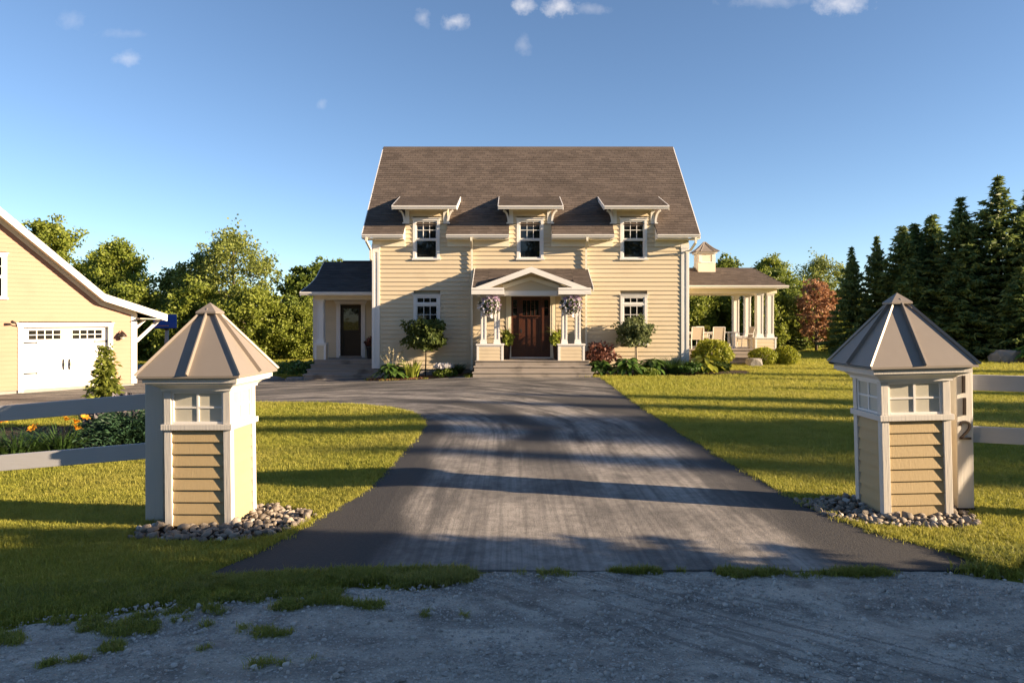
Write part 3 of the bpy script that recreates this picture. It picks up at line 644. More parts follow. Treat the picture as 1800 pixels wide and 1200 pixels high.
# pediment
PK = 3.80; hw = 2.05; ez = 3.04; gy0, gy1 = -1.80, -.2
for s in (-1, 1):
    m = MB(); tip = PC + s * hw
    m.hexa([(PC, gy0, PK - .11), (tip, gy0, ez - .11), (tip, gy1, ez - .11), (PC, gy1, PK - .11), (PC, gy0, PK - .03), (tip, gy0, ez - .03), (tip, gy1, ez - .03), (PC, gy1, PK - .03)])
    gr = m.build('pediment_roof', M['shingle'], H)
    U = (0, 1, 0) if s < 0 else (0, -1, 0); L = math.hypot(hw, PK - ez)
    # rows run up the slope from the eave
    W = (-s * hw / L, 0, (PK - ez) / L); P0 = (tip, gy1 if s > 0 else gy0, ez - .026)
    if s > 0: shingle_field(gr, (tip, gy0, ez - .026), (0, 1, 0), W, gy1 - gy0, L)
    else: shingle_field(gr, (tip, gy1, ez - .026), (0, -1, 0), W, gy1 - gy0, L)
    m = MB()                                                        # rake fascia
    m.hexa([(PC, gy0 - .03, PK - .21), (tip, gy0 - .03, ez - .20), (tip, gy0, ez - .20), (PC, gy0, PK - .21), (PC, gy0 - .03, PK - .015), (tip, gy0 - .03, ez - .015), (tip, gy0, ez - .015), (PC, gy0, PK - .015)])
    m.build('rake_fascia', M['white'], gr)
    m = MB(); m.hexa([(PC, gy0, PK - .19), (tip, gy0, ez - .19), (tip, -1.2, ez - .19), (PC, -1.2, PK - .19), (PC, gy0, PK - .155), (tip, gy0, ez - .155), (tip, -1.2, ez - .155), (PC, -1.2, PK - .155)]); m.build('rake_soffit', M['cream_trim'], gr)
    # boxed cornice return
    a, b = sorted((tip, PC + s * .93))
    cr = MB().box(a, b, gy0 - .028, -1.30, ez - .20, ez - .03).build('cornice_return', M['white'], H)
    MB().box(a, b - (0 if s > 0 else -.0), gy0 - .045, gy0 - .028, ez - .045, ez + .03).build('cornice_cap', M['white'], cr)
    # sloping frieze against the tympanum
    m = MB(); t1 = PC + s * .98
    m.hexa([(PC, -1.36, PK - .46), (t1, -1.36, 3.04), (t1, -1.32, 3.04), (PC, -1.32, PK - .46), (PC, -1.36, PK - .32), (t1, -1.36, 3.18), (t1, -1.32, 3.18), (PC, -1.32, PK - .32)]); m.build('frieze_board', M['cream_trim'], H)
ty = MB().prism([(PC - 1.6, 2.98), (PC + 1.6, 2.98), (PC, 3.62)], 'y', -1.29, -1.2).build('tympanum', M['core'], H)
clapboards(ty, front(-1.29), 2.98, 3.58, .12, lambda z: (PC - max(.02, (3.60 - z) * 2.4), PC + max(.02, (3.60 - z) * 2.4)), [], M['siding'], .018)
MB().box(-.28, 1.58, -1.36, -1.321, 2.81, 2.975).build('frieze_board', M['white'], H)
# front door with sidelights
dz0, dz1 = .60, 2.83
for a, b in ((-.22, -.03), (1.41, 1.60)):
    m = MB(front()); m.box(a, b, -.05, .04, .56, 2.85); m.box(a + .06, b - .06, .038, .05, .62, 2.8); m.build('door_casing', M['cream_trim'], H)
MB(front()).box(-.25, 1.63, -.05, .055, 2.85, 2.97).build('door_head', M['white'], H)
MB(front()).box(-.03, 1.41, -.10, .03, .555, .60).build('door_sill', M['white'], H)
dr = MB(front()).box(.275, 1.105, -.10, -.06, dz0, dz1).build('front_door', M['door'], H)
m = MB(front())
m.box(.275, .39, -.06, -.035, dz0, dz1); m.box(.99, 1.105, -.06, -.035, dz0, dz1); m.box(.39, .99, -.06, -.036, dz0, .85); m.box(.39, .99, -.06, -.036, 2.69, dz1); m.box(.39, .99, -.06, -.036, 2.02, 2.13)
for k in (1, 2): m.box(.39 + .2 * k - .02, .39 + .2 * k + .02, -.06, -.038, .85, 2.02)
for k in (1, 2, 3): m.box(.39 + .15 * k - .012, .39 + .15 * k + .012, -.06, -.038, 2.13, 2.69)
m.build('door_rails', M['door'], dr)
MB(front()).box(.33, 1.05, -.04, .03, 2.09, 2.13).build('door_shelf', M['door'], dr)
for k in range(4): MB(front()).box(.39 + .15 * k + .013, .39 + .15 * (k + 1) - .013, -.058, -.05, 2.135, 2.685).build('pane', M['glass'], dr)
m = MB(); m.beam((.34, .02, 1.55), (.34, .02, 1.95), .03, .03); m.box(.31, .37, .0, .05, 1.50, 1.62); m.build('door_handle', M['black'], dr)
for a, b in ((-.03, .255), (1.125, 1.41)):
    sl = MB(front()).box(a, b, -.10, -.06, dz0, dz1).build('sidelight', M['door'], H)
    m = MB(front()); m.box(a, a + .07, -.06, -.02, dz0, dz1); m.box(b - .07, b, -.06, -.02, dz0, dz1); m.box(a + .07, b - .07, -.06, -.022, dz0, .85); m.box(a + .07, b - .07, -.06, -.022, 2.03, 2.13); m.box(a + .07, b - .07, -.06, -.022, 2.70, dz1); m.box(a + .07, b - .07, -.06, -.03, 2.40, 2.42)
    m.build('sidelight_frame', M['door'], sl)
    for q0, q1 in ((2.13, 2.40), (2.42, 2.70)): MB(front()).box(a + .07, b - .07, -.058, -.05, q0, q1).build('pane', M['glass'], sl)
for x in (.265, 1.115): MB(front()).box(x - .01, x + .01, -.10, .0, dz0, dz1).build('mullion', M['door'], H)

# ---- side entry wing on the left, set back behind the house front
GW = -.25
wy = 2.4
MB().box(-8.0, X0 + .13, wy + .12, 6.6, -.4, 2.95).build('wing_wall', M['core'], H)
clapboards(H, front(wy), .45, 2.9, .1606, lambda z: (-7.55, X0 - .01), [(-7.08, -5.92, .4, 2.72)], M['siding'])
clapboards(H, side_l(-8.0), -.2, 2.9, .1606, lambda z: (wy, 6.5), [], M['siding'])
m = MB(front(wy)); m.box(-8.02, -7.55, -.05, .03, .43, 2.85); m.build('corner_board', M['white'], H)
wd = MB(front(wy)).box(-6.92, -6.08, -.08, -.04, .52, 2.56).build('wing_door', M['door_dark'], H)
m = MB(front(wy)); m.box(-6.92, -6.80, -.04, -.02, .52, 2.56); m.box(-6.20, -6.08, -.04, -.02, .52, 2.56); m.box(-6.80, -6.20, -.04, -.021, .52, .78); m.box(-6.80, -6.20, -.04, -.021, 2.42, 2.56); m.box(-6.80, -6.20, -.04, -.021, 1.42, 1.56); m.build('door_rails', M['door_dark'], wd)
MB(front(wy)).box(-6.80, -6.20, -.038, -.03, 1.56, 2.42).build('pane', M['glass'], wd)
m = MB(); m.lathe([(.0, 0), (.03, .0), (.03, .05), (.0, .06)], 10); 
k = m.build('door_knob', M['black'], wd, True); k.location = (-6.14, wy + .04, 1.40); k.rotation_euler = (R(90), 0, 0)
for a, b in ((-7.08, -6.92), (-6.08, -5.92)): MB(front(wy)).box(a, b, -.05, .04, .45, 2.60).build('door_casing', M['white'], H)
MB(front(wy)).prism([(-7.10, 2.60), (-5.90, 2.60), (-5.83, 2.74), (-7.17, 2.74)], 'y', -.05, .06).build('door_head', M['white'], H)
MB(front(wy)).box(-6.95, -6.05, -.10, .06, .44, .52).build('door_sill', M['deck'], H)
for k, (y0, y1, z, x0) in enumerate([(1.05, 2.4, .443, -7.62), (.78, 1.2, .275, -7.68), (.51, .95, .107, -7.74), (.24, .68, -.061, -7.80)]):
    st = MB().box(x0 + .03, X0 - .03, y0 + .03, y1 + .2, -.5, z - .04).build('step', M['deck'], H)
    n = 2 if k else 8; dy = (y1 - y0) / n
    for j in range(n): MB().box(x0, X0 - .032, y0 + dy * j + .003, y0 + dy * (j + 1) - .003, z - .036, z + random.uniform(-.002, .002)).build('plank', M['deck'], st, bevel=.006)
pier(H, -7.60, -7.17, 1.12, 1.52, .443, 1.08, 4); column(H, -7.40, 1.32, 1.08, 2.74, .30, .25)
MB().box(-7.62, X0 - .03, 1.16, 1.48, 2.74, 2.93).build('porch_beam', M['cream_trim'], H)
MB().box(-7.62, -7.34, 1.48, wy, 2.74, 2.93).build('porch_beam', M['cream_trim'], H)
MB().box(-7.95, X0 - .03, .72, wy, 2.915, 2.94).build('porch_ceiling', M['cream_trim'], H)
prof = [(.70, 3.03), (1.5, 3.24), (2.3, 3.50), (2.8, 3.70), (4.0, 4.44)]
rp = prof + [(7.3, 2.9), (7.3, 2.8)] + [(y, z - .11) for y, z in prof[::-1]]
wr = MB().prism(rp, 'x', -8.0, X0 - .03).build('wing_roof', M['shingle_shade'], H)
for (ya, za), (yb, zb) in zip(prof, prof[1:]):
    L = math.hypot(yb - ya, zb - za); shingle_field(wr, (-8.0, ya, za + .004), (1, 0, 0), (0, (yb - ya) / L, (zb - za) / L), 8.0 + X0 - .03, L, mat=M['shingle_shade'])
MB().prism(gutter_prof(.70, 3.02), 'x', -8.02, X0 - .03).build('gutter', M['white'], wr)
MB().prism([(y, z + .015) for y, z in prof] + [(y, z - .17) for y, z in prof[::-1]], 'x', -8.03, -8.0).build('rake_board', M['white'], wr)
MB().box(-7.2, X0 - .03, 3.93, 4.07, 4.44, 4.49).build('ridge_cap', M['shingle_shade'], wr)

# ------------------------------------------------------------------ open pavilion on the right
PV = empty('pavilion', (0, 31.0, 0)); tag(PV, 'open porch pavilion with white columns and brown shingle roof right of the house', 'pavilion')
PX0, PX1 = 6.75, 11.85; PD = 3.2; fz = .675
MB().box(PX0, PX1 + .05, -.1, PD + .3, -.2, fz - .05).build('deck_frame', M['deck'], PV)
n = 20
for j in range(n): MB().box(PX0, PX1 + .1, -.16 + j * (PD + .4) / n, -.16 + (j + 1) * (PD + .4) / n - .008, fz - .05, fz).build('plank', M['deck'], PV)
for k, (y0, z) in enumerate([(-.45, .50), (-.75, .32), (-1.05, .15)]):
    st = MB().box(8.4, 10.75, y0 + .02, y0 + .38, -.1, z - .04).build('step', M['deck'], PV); MB().box(8.36, 10.8, y0, y0 + .36, z - .04, z).build('plank', M['deck'], st)
pier(PV, 10.90, 11.85, .0, .42, fz, 1.19, 3)
for x in (11.14, 11.61): column(PV, x, .21, 1.19, 3.16, .34, .30)
pier(PV, 10.85, 11.85, PD - .42, PD, fz, 1.19, 3); pier(PV, 10.85, 11.25, .42, .9, fz, 1.15, 3)
for x in (10.98, 11.55): column(PV, x, PD - .21, 1.19, 3.16, .32, .28)
m = MB(); m.box(PX0 - .2, 11.88, .02, .40, 3.16, 3.42); m.build('beam', M['cream_trim'], PV)
MB().box(PX0 - .2, 11.88, PD - .40, PD - .02, 3.16, 3.42).build('beam', M['cream_trim'], PV); MB().box(11.5, 11.88, .40, PD - .40, 3.16, 3.42).build('beam', M['cream_trim'], PV)
MB().box(PX0 - .2, 12.05, -.38, PD + .38, 3.415, 3.44).build('ceiling', M['cream_trim'], PV)
e0, e1, rz_ = -.45, PD + .45, 4.42; ry = PD / 2; ex1 = 12.12; hx = 11.35; ez_ = 3.50
m = MB(); m.add([(PX0 - .2, e0, ez_), (ex1, e0, ez_), (ex1, e1, ez_), (PX0 - .2, e1, ez_), (PX0 - .2, ry, rz_), (hx, ry, rz_), (PX0 - .2, e0, ez_ - .06), (ex1, e0, ez_ - .06), (ex1, e1, ez_ - .06), (PX0 - .2, e1, ez_ - .06)],
         [(0, 1, 5, 4), (1, 2, 5), (2, 3, 4, 5), (0, 4, 3), (6, 7, 1, 0), (7, 8, 2, 1), (8, 9, 3, 2), (9, 8, 7, 6), (6, 0, 3, 9)])
pvr = m.build('roof', M['shingle'], PV)
L = math.hypot(ry - e0, rz_ - ez_); Wv = (0, (ry - e0) / L, (rz_ - ez_) / L); wid = ex1 - PX0 + .2
shingle_field(pvr, (PX0 - .2, e0, ez_ + .004), (1, 0, 0), Wv, wid, L, cut=lambda a, b, w: [(a, min(b, wid - (ex1 - hx) * w / L))])
L2 = math.hypot(ex1 - hx, rz_ - ez_); hl = e1 - e0
shingle_field(pvr, (ex1, e0, ez_ + .004), (0, 1, 0), (-(ex1 - hx) / L2, 0, (rz_ - ez_) / L2), hl, L2, cut=lambda a, b, w: [(max(a, hl / 2 * w / L2), min(b, hl - hl / 2 * w / L2))])
MB().prism(gutter_prof(e0, ez_ - .01), 'x', PX0 - .2, ex1 + .08).build('gutter', M['white'], PV)
MB().box(ex1, ex1 + .08, e0, e1, ez_ - .12, ez_ - .01).build('gutter', M['white'], PV)
# cupola
cx_, cy_ = 9.03, ry - .15
m = MB(); m.box(cx_ - .40, cx_ + .40, cy_ - .40, cy_ + .40, 4.1, 4.62); m.box(cx_ - .37, cx_ + .37, cy_ - .37, cy_ + .37, 4.62, 5.05); cu = m.build('cupola', M['cream_trim'], PV)
for (tf, s) in ((lambda u, o, z: (cx_ + u, cy_ - .37 - o, z), 1), (lambda u, o, z: (cx_ + .37 + o, cy_ + u, z), 1), (lambda u, o, z: (cx_ - .37 - o, cy_ + u, z), 1)):
    m = MB(tf); m.box(-.37, -.24, 0, .03, 4.62, 5.03); m.box(.24, .37, 0, .031, 4.62, 5.03); m.box(-.30, .30, 0, .045, 4.60, 4.66); m.build('cupola_trim', M['white'], cu)
    for k in range(6): MB(tf).hexa([(-.24, .02, 4.66 + k * .06), (.24, .02, 4.66 + k * .06), (.24, .0, 4.66 + k * .06), (-.24, .0, 4.66 + k * .06), (-.24, .006, 4.715 + k * .06), (.24, .006, 4.715 + k * .06), (.24, .0, 4.715 + k * .06), (-.24, .0, 4.715 + k * .06)]).build('louvre', M['cream_trim'], cu)
m = MB(); m.box(cx_ - .46, cx_ + .46, cy_ - .46, cy_ + .46, 5.05, 5.13); m.build('cupola_cornice', M['white'], cu)
def bell_roof(parent, cx, cy, a, b, z0, z1, mat, flare=.12, name='roof'):
    rings = [(1.0, 0), (.62, .30), (.30, .66), (.06, .97)]; V = []
    for r, t in rings: V += [(cx - a * r, cy - b * r, z0 + (z1 - z0) * t), (cx + a * r, cy - b * r, z0 + (z1 - z0) * t), (cx + a * r, cy + b * r, z0 + (z1 - z0) * t), (cx - a * r, cy + b * r, z0 + (z1 - z0) * t)]
    F = [(i * 4 + k, i * 4 + (k + 1) % 4, i * 4 + 4 + (k + 1) % 4, i * 4 + 4 + k) for i in range(3) for k in range(4)] + [(3, 2, 1, 0), (12, 13, 14, 15)]
    r_ = MB().add(V, F).build(name, mat, parent); return r_, V
cr_, CV = bell_roof(cu, cx_, cy_, .55, .55, 5.13, 5.62, M['metal'], name='cupola_roof')
for k in range(4): MB().tube([Vector(CV[i * 4 + k]) + Vector((0, 0, .01)) for i in range(4)], .022, 5).build('roof_seam', M['metal'], cu)
for f in (-.33, .33):
    MB().tube([Vector(CV[i * 4]).lerp(Vector(CV[i * 4 + 1]), .5 + f * .9 * (1 if i < 3 else .5)) + Vector((0, -.008, .008)) for i in range(4)], .016, 5).build('roof_seam', M['metal'], cu)

# ------------------------------------------------------------------ garage
GA = empty('garage', (-13.7, 25.2, -.43), math.atan2(.74, .67)); tag(GA, 'cream garage with white panelled overhead door and flared eaves', 'garage')
RS = 4.75; gpr = [(.92, 2.57), (-1.17, 3.27), (-RS, 6.45)]
full = gpr + [(-2 * RS + 1.17, 3.27), (-2 * RS - .92, 2.57)]
def under(z, off=.28):
    """inner edge of the roof (local x) at height z"""
    z = z + off
    if z <= 3.27: return min(0, -1.17 + (3.27 - z) / (.70 / 2.09))
    return -1.17 - (z - 3.27) / ((6.45 - 3.27) / (RS - 1.17))
MB().prism([(-.02, 0), (-.02, 2.55), (-1.17, 2.95), (-RS, 6.1), (-2 * RS + 1.17, 2.95), (-2 * RS + .02, 2.55), (-2 * RS + .02, 0)], 'y', .14, 8.5).build('wall', M['core'], GA)
MB().box(-2 * RS + .03, -.05, .03, 8.5, -.3, .10).build('foundation', M['foundation'], GA)
clapboards(GA, front(), .10, 6.0, .140, lambda z: (max(-2 * RS, -2 * RS - under(z)) + .1, under(z) - (.17 if z < 2.6 else .0)), [(-3.55, -.80, 0, 2.29), (-5.6, -3.88, 3.05, 4.55)], M['siding_garage'], .018)
clapboards(GA, side_r(0), .10, 2.7, .140, lambda z: (.12, 8.4), [], M['siding_garage'], .018)
MB(front()).box(-.17, .0, -.02, .03, .10, 2.62).build('corner_board', M['white'], GA); MB().box(-.01, .03, -.03, .14, .10, 2.62).build('corner_board', M['white'], GA)
gr_poly = full + [(x, z - .16) for x, z in full[::-1]]
gr = MB().prism(gr_poly, 'y', -.42, 8.8).build('roof', M['shingle'], GA)
for (xa, za), (xb, zb) in zip(full[:3], full[1:3]):
    L = math.hypot(xb - xa, zb - za); shingle_field(gr, (xa, -.42, za + .004), (0, 1, 0), ((xb - xa) / L, 0, (zb - za) / L), 9.2, L)
MB().prism([(x, z + .02) for x, z in full] + [(x, z - .22) for x, z in full[::-1]], 'y', -.46, -.42).build('rake_fascia', M['white'], gr)
MB().prism([(x, z + .03) for x, z in full] + [(x, z - .08) for x, z in full[::-1]], 'y', -.485, -.46).build('rake_trim', M['white'], gr)
MB().prism([(x, z - .17) for x, z in full] + [(x, z - .195) for x, z in full[::-1]], 'y', -.42, -.0).build('rake_soffit', M['cream_trim'], gr)
MB().prism([(x, z - .20) for x, z in [(0, 2.88)] + full[1:4]] + [(x, z - .36) for x, z in ([(0, 2.88)] + full[1:4])[::-1]], 'y', -.05, .0).build('frieze_board', M['cream_trim'], gr)
MB().box(.88, .92, -.42, 8.8, 2.40, 2.575).build('eave_fascia', M['white'], gr); MB().hexa([(-.0, -.42, 2.44), (.88, -.42, 2.40), (.88, 8.8, 2.40), (0, 8.8, 2.44), (0, -.42, 2.46), (.88, -.42, 2.42), (.88, 8.8, 2.42), (0, 8.8, 2.46)]).build('eave_soffit', M['cream_trim'], gr)
for y in (.06, 1.5): MB().beam((.03, y, 1.62), (.84, y, 2.42), .11, .09, up=(0, 1, 0)).build('eave_brace', M['white'], GA)
# overhead door
for a, b in ((-3.58, -3.44), (-.91, -.77)): MB(front()).box(a, b, -.02, .035, 0.02, 2.16).build('door_casing', M['white'], GA)
m = MB(front()); m.box(-3.60, -.75, -.02, .045, 2.16, 2.27); m.box(-3.63, -.72, -.02, .07, 2.27, 2.30); m.build('door_head', M['white'], GA)
for a, b in ((-3.46, -3.44), (-.91, -.89)): MB(front()).box(a, b, -.14, -.02, 0.02, 2.16).build('door_jamb', M['white'], GA)
gd = MB(front()).box(-3.44, -.91, -.139, -.125, .0, 2.16).build('garage_door', M['white'], GA)
sec = [(.03, .55), (.56, 1.08), (1.09, 1.61), (1.62, 2.12)]
for i, (q0, q1) in enumerate(sec):
    ds = MB(front()).box(-3.44, -.91, -.125, -.11, q0, q1).build('door_section', M['white'], gd)
    for s0, s1 in ((-3.44, -2.175), (-2.175, -.91)):
        if i == 3:
            a, b = s0 + .17, s1 - .17; z0, z1 = q0 + .12, q1 - .07; m = MB(front())
            m.box(a - .03, b + .03, -.11, -.095, z0 - .03, z0); m.box(a - .03, b + .03, -.11, -.095, z1, z1 + .03); m.box(a - .03, a, -.11, -.0955, z0, z1); m.box(b, b + .03, -.11, -.0955, z0, z1)
            for k in (1, 2, 3): u = a + (b - a) * k / 4; m.box(u - .014, u + .014, -.11, -.096, z0, z1)
            m.box(a, b, -.11, -.0965, (z0 + z1) / 2 - .012, (z0 + z1) / 2 + .012); m.build('window_grille', M['white'], gd)
            for k in range(4):
                for r in range(2): MB(front()).box(a + (b - a) * k / 4 + .012, a + (b - a) * (k + 1) / 4 - .012, -.109, -.104, z0 + (z1 - z0) * r / 2 + .008, z0 + (z1 - z0) * (r + 1) / 2 - .008).build('pane', M['glass'], gd)
        else:
            for a, b in ((s0 + .09, (s0 + s1) / 2 - .05), ((s0 + s1) / 2 + .05, s1 - .09)):
                m = MB(front()); z0, z1 = q0 + .07, q1 - .07
                m.hexa([(a, -.11, z0), (b, -.11, z0), (b, -.11, z1), (a, -.11, z1), (a + .03, -.098, z0 + .03), (b - .03, -.098, z0 + .03), (b - .03, -.098, z1 - .03), (a + .03, -.098, z1 - .03)]); m.build('panel', M['white'], gd)
for q in (.62, 1.64):
    for a, s in ((-3.44, 1), (-.91, -1)):
        m = MB(front()); b = a + s * .40; m.hexa([(a, -.108, q - .03), (b, -.108, q - .012), (b, -.092, q - .012), (a, -.092, q - .03), (a, -.108, q + .03), (b, -.108, q + .012), (b, -.092, q + .012), (a, -.092, q + .03)]); m.tube([(b, -.11, q), (b, -.09, q)], .03, 6); m.build('strap_hinge', M['black'], gd)
for u in (-2.175 - .09, -2.175 + .09):
    m = MB(front()); m.box(u - .012, u + .012, -.108, -.07, .72, .78); m.box(u - .012, u + .012, -.108, -.07, .98, 1.04); m.tube([(u, -.075, .70), (u, -.055, .80), (u, -.05, .88), (u, -.055, .96), (u, -.075, 1.06)], [.012, .018, .024, .018, .012], 6); m.build('door_handle', M['black'], gd)
window(GA, front(), -4.74, 3.05, 4.55, 1.72, (4, 2), (2, 1), .5)
lm = empty('wall_lamp', (0, 0, 0)); lm.parent = GA
m = MB(front()); m.box(-.56, -.46, .0, .03, 1.70, 1.92); m.tube([(-.51, .02, 1.90), (-.51, .10, 2.02), (-.51, .18, 1.98)], .012, 6); m.build('lamp_arm', M['bronze'], lm)
m = MB(); m.lathe([(.03, 1.98), (.05, 1.96), (.13, 1.86), (.15, 1.80), (.14, 1.80), (.12, 1.85)], 14, (-.51, -.18)); m.build('lamp_shade', M['bronze'], lm, True)
m = MB(); m.lathe([(.0, 1.70), (.07, 1.72), (.08, 1.78), (.05, 1.84)], 12, (-.51, -.18)); m.build('lamp_globe', M['frosted'], lm, True)
m = MB(front()); m.tube([(-3.62, .0, 2.18), (-3.66, .14, 2.24), (-3.70, .2, 2.3)], .015, 6); m.tube([(-3.70, .18, 2.30), (-3.80, .30, 2.33)], [.035, .05], 8); m.build('flood_lamp', M['black'], GA)

# ------------------------------------------------------------------ gate pillars
PW, PDp = .68, .58
def pillar(loc, rz, tilt, label):
    P = empty('gate_pillar', loc, rz, tilt); tag(P, label, 'pillar', 'gate pillars either side of the drive')
    hx, hy = PW / 2, PDp / 2; t = .075; B = .002
    MB().box(-hx + .035, hx - .035, -hy + .035, hy - .035, .02, 1.42).build('body', M['siding_tan'], P)
    def faces(): return ((front(-hy), hx), (side_r(hx), hy), (back(hy), hx), (side_l(-hx), hy))
    for sx in (-1, 1):
        for sy in (-1, 1):
            xa, xb = sorted((sx * hx, sx * (hx - t))); ya, yb = sorted((sy * hy, sy * (hy - t)))
            MB().box(xa, xb, ya, yb, 0, .965).build('corner_trim', M['white_rough'], P, bevel=.004)
            MB().box(xa, xb, ya, yb, 1.022, 1.37).build('corner_trim', M['white_rough'], P, bevel=.004)
    for tf, hh in faces():
        clapboards(P, lambda u, o, z, tf=tf: tf(u, o - .034, z), .012, .965, .119, lambda z, hh=hh: (-hh + t, hh - t), [], M['siding_tan'], .026)
    s = MB()
    for q, r, z0, z1 in ((hx + .022, hy + .022, .965, 1.022),):
        s.box(-q, q, -r, -r + .06, z0, z1); s.box(-q, q, r - .06, r, z0, z1); s.box(-q, -q + .06, -r + .06, r - .06, z0, z1); s.box(q - .06, q, -r + .06, r - .06, z0, z1)
    s.build('sill', M['white_rough'], P, bevel=.004)
    MB().box(-hx + .001, hx - .001, -hy + .001, hy - .001, 1.37, 1.43).build('frieze', M['white_rough'], P, bevel=.003)
    for tf, hh in faces():
        a0, a1, z0, z1 = -hh + t, hh - t, 1.022, 1.345
        m = MB(tf); m.box(a0, a1, -.05, -.002, z1, 1.37); m.box(a0, a0 + .02, -.05, -.014, z0, z1); m.box(a1 - .02, a1, -.05, -.014, z0, z1); m.box(a0 + .02, a1 - .02, -.05, -.014, z0, z0 + .024); m.box(a0 + .02, a1 - .02, -.05, -.014, z1 - .02, z1)
        wnd = m.build('lantern_window', M['white'], P, bevel=.002)
        i0, i1, k0, k1 = a0 + .02, a1 - .02, z0 + .024, z1 - .02; c = (i0 + i1) / 2; k = (k0 + k1) / 2
        m = MB(tf); m.box(c - .011, c + .011, -.034, -.020, k0, k1); m.box(i0, i1, -.034, -.021, k - .009, k + .009); m.build('muntin', M['white'], wnd)
        for u0, u1 in ((i0, c), (c, i1)):
            for q0, q1 in ((k0, k), (k, k1)): MB(tf).box(u0 + .001, u1 - .001, -.034, -.031, q0 + .001, q1 - .001).build('pane', M['frosted'], wnd)
    # cove under the roof, then fascia
    def ring(prof):
        V = []; F = []
        for o, z in prof: V += [(-hx - o, -hy - o, z), (hx + o, -hy - o, z), (hx + o, hy + o, z), (-hx - o, hy + o, z)]
        for i in range(len(prof) - 1): F += [(i * 4 + k, i * 4 + (k + 1) % 4, i * 4 + 4 + (k + 1) % 4, i * 4 + 4 + k) for k in range(4)]
        F += [(3, 2, 1, 0), tuple(len(V) - 4 + k for k in range(4))]; return MB().add(V, F)
    ring([(.002, 1.352), (.016, 1.352), (.018, 1.372), (.03, 1.385), (.055, 1.405), (.09, 1.418), (.115, 1.424), (.118, 1.44)]).build('cove', M['white'], P)
    ring([(.135, 1.438), (.135, 1.498)]).build('fascia', M['white_rough'], P, bevel=.003)
    a, b = hx + .172, hy + .172; zb, zt = 1.512, 2.205
    A = Vector((0, 0, zt)); Cn = [Vector((-a, -b, zb)), Vector((a, -b, zb)), Vector((a, b, zb)), Vector((-a, b, zb))]
    V = [tuple(c) for c in Cn] + [tuple(c - Vector((0, 0, .022))) for c in Cn] + [tuple(A)]
    rf = MB().add(V, [(0, 1, 8), (1, 2, 8), (2, 3, 8), (3, 0, 8), (4, 5, 1, 0), (5, 6, 2, 1), (6, 7, 3, 2), (7, 6, 5, 4)]).build('roof', M['metal'], P)
    for k in range(4):
        c, d = Cn[k], Cn[(k + 1) % 4]; md = (c + d) / 2
        n = (d - c).cross(A - c).normalized()
        p0 = md + n * .018; p1 = md.lerp(A, .93) + n * .018
        MB().beam(p0, p1, .016, .040, up=n).build('seam', M['metal'], rf, bevel=.002)
        n2 = Vector((c.x, c.y, (a + b) / 2 * .9)).normalized(); q0 = c + n2 * .012; q1 = c.lerp(A, .93) + n2 * .012
        m = MB(); e = (d - c).normalized(); f = (Cn[k - 1] - c).normalized()
        m.add([q0 + n2 * .018, q0 + e * .011, q0 + f * .011, q0 - n2 * .01, q1 + n2 * .016, q1 + e * .010, q1 + f * .010, q1 - n2 * .01], [(0, 1, 5, 4), (2, 0, 4, 6), (1, 3, 7, 5), (3, 2, 6, 7), (0, 2, 3, 1), (4, 5, 7, 6)]); m.build('hip_cap', M['metal'], rf)
    m = MB(); zc = zb + (zt - zb) * .875; r = .105; ry_ = .095
    m.add([(-r, -ry_, zc), (r, -ry_, zc), (r, ry_, zc), (-r, ry_, zc), (-r, -ry_, zc + .018), (r, -ry_, zc + .018), (r, ry_, zc + .018), (-r, ry_, zc + .018), (0, 0, zt + .03)], [(3, 2, 1, 0), (0, 1, 5, 4), (1, 2, 6, 5), (2, 3, 7, 6), (3, 0, 4, 7), (4, 5, 8), (5, 6, 8), (6, 7, 8), (7, 4, 8)]); m.build('roof_cap', M['metal'], rf)
    return P
pillar((-3.09, 7.14, -.10), R(-3.5), (0, R(-.7)), 'tan clapboard gate pillar with lantern windows, left of the drive')
pillar((4.01, 7.10, 0), R(-.8), (0, R(-1.5)), 'tan clapboard gate pillar with lantern windows, beside the numbered post')

# ------------------------------------------------------------------ rail fences
def stroke(pts, wd, th, y):
    """flat ribbon stroke in the x-z plane, as thick numeral metal"""
    V = []; n = len(pts)
    for i, (x, z) in enumerate(pts):
        a = pts[max(0, i - 1)]; b = pts[min(n - 1, i + 1)]; dx, dz = b[0] - a[0], b[1] - a[1]; L = math.hypot(dx, dz); px, pz = -dz / L * wd / 2, dx / L * wd / 2
        V += [(x + px, y, z + pz), (x - px, y, z - pz), (x - px, y - th, z - pz), (x + px, y - th, z + pz)]
    F = [(i * 4 + k, i * 4 + (k + 1) % 4, i * 4 + 4 + (k + 1) % 4, i * 4 + 4 + k) for i in range(n - 1) for k in range(4)] + [(0, 1, 2, 3), (n * 4 - 1, n * 4 - 2, n * 4 - 3, n * 4 - 4)]
    return MB().add(V, F)
FR = empty('rail_fence', (4.585, 7.08, 0), 0); tag(FR, 'white two rail fence running right from the numbered post', 'fence', 'white rail fences beside the gate pillars')
post = MB().hexa([(-.075, -.083, -.05), (.095, -.083, -.05), (.095, .083, -.05), (-.075, .083, -.05), (-.095, -.083, 1.46), (.075, -.083, 1.46), (.075, .083, 1.46), (-.095, .083, 1.46)]).build('post', M['white_rough'], FR, bevel=.008)
MB().box(-.09, .10, -.09, .09, -.05, .055).build('post_base', M['dirt'], post)
yd = -.084
for x, z in ((-.024, 1.305), (-.014, 1.082)): MB().box(x - .013, x + .013, yd - .020, yd, z - .088, z + .088).build('numeral', M['bronze'], post, bevel=.002)
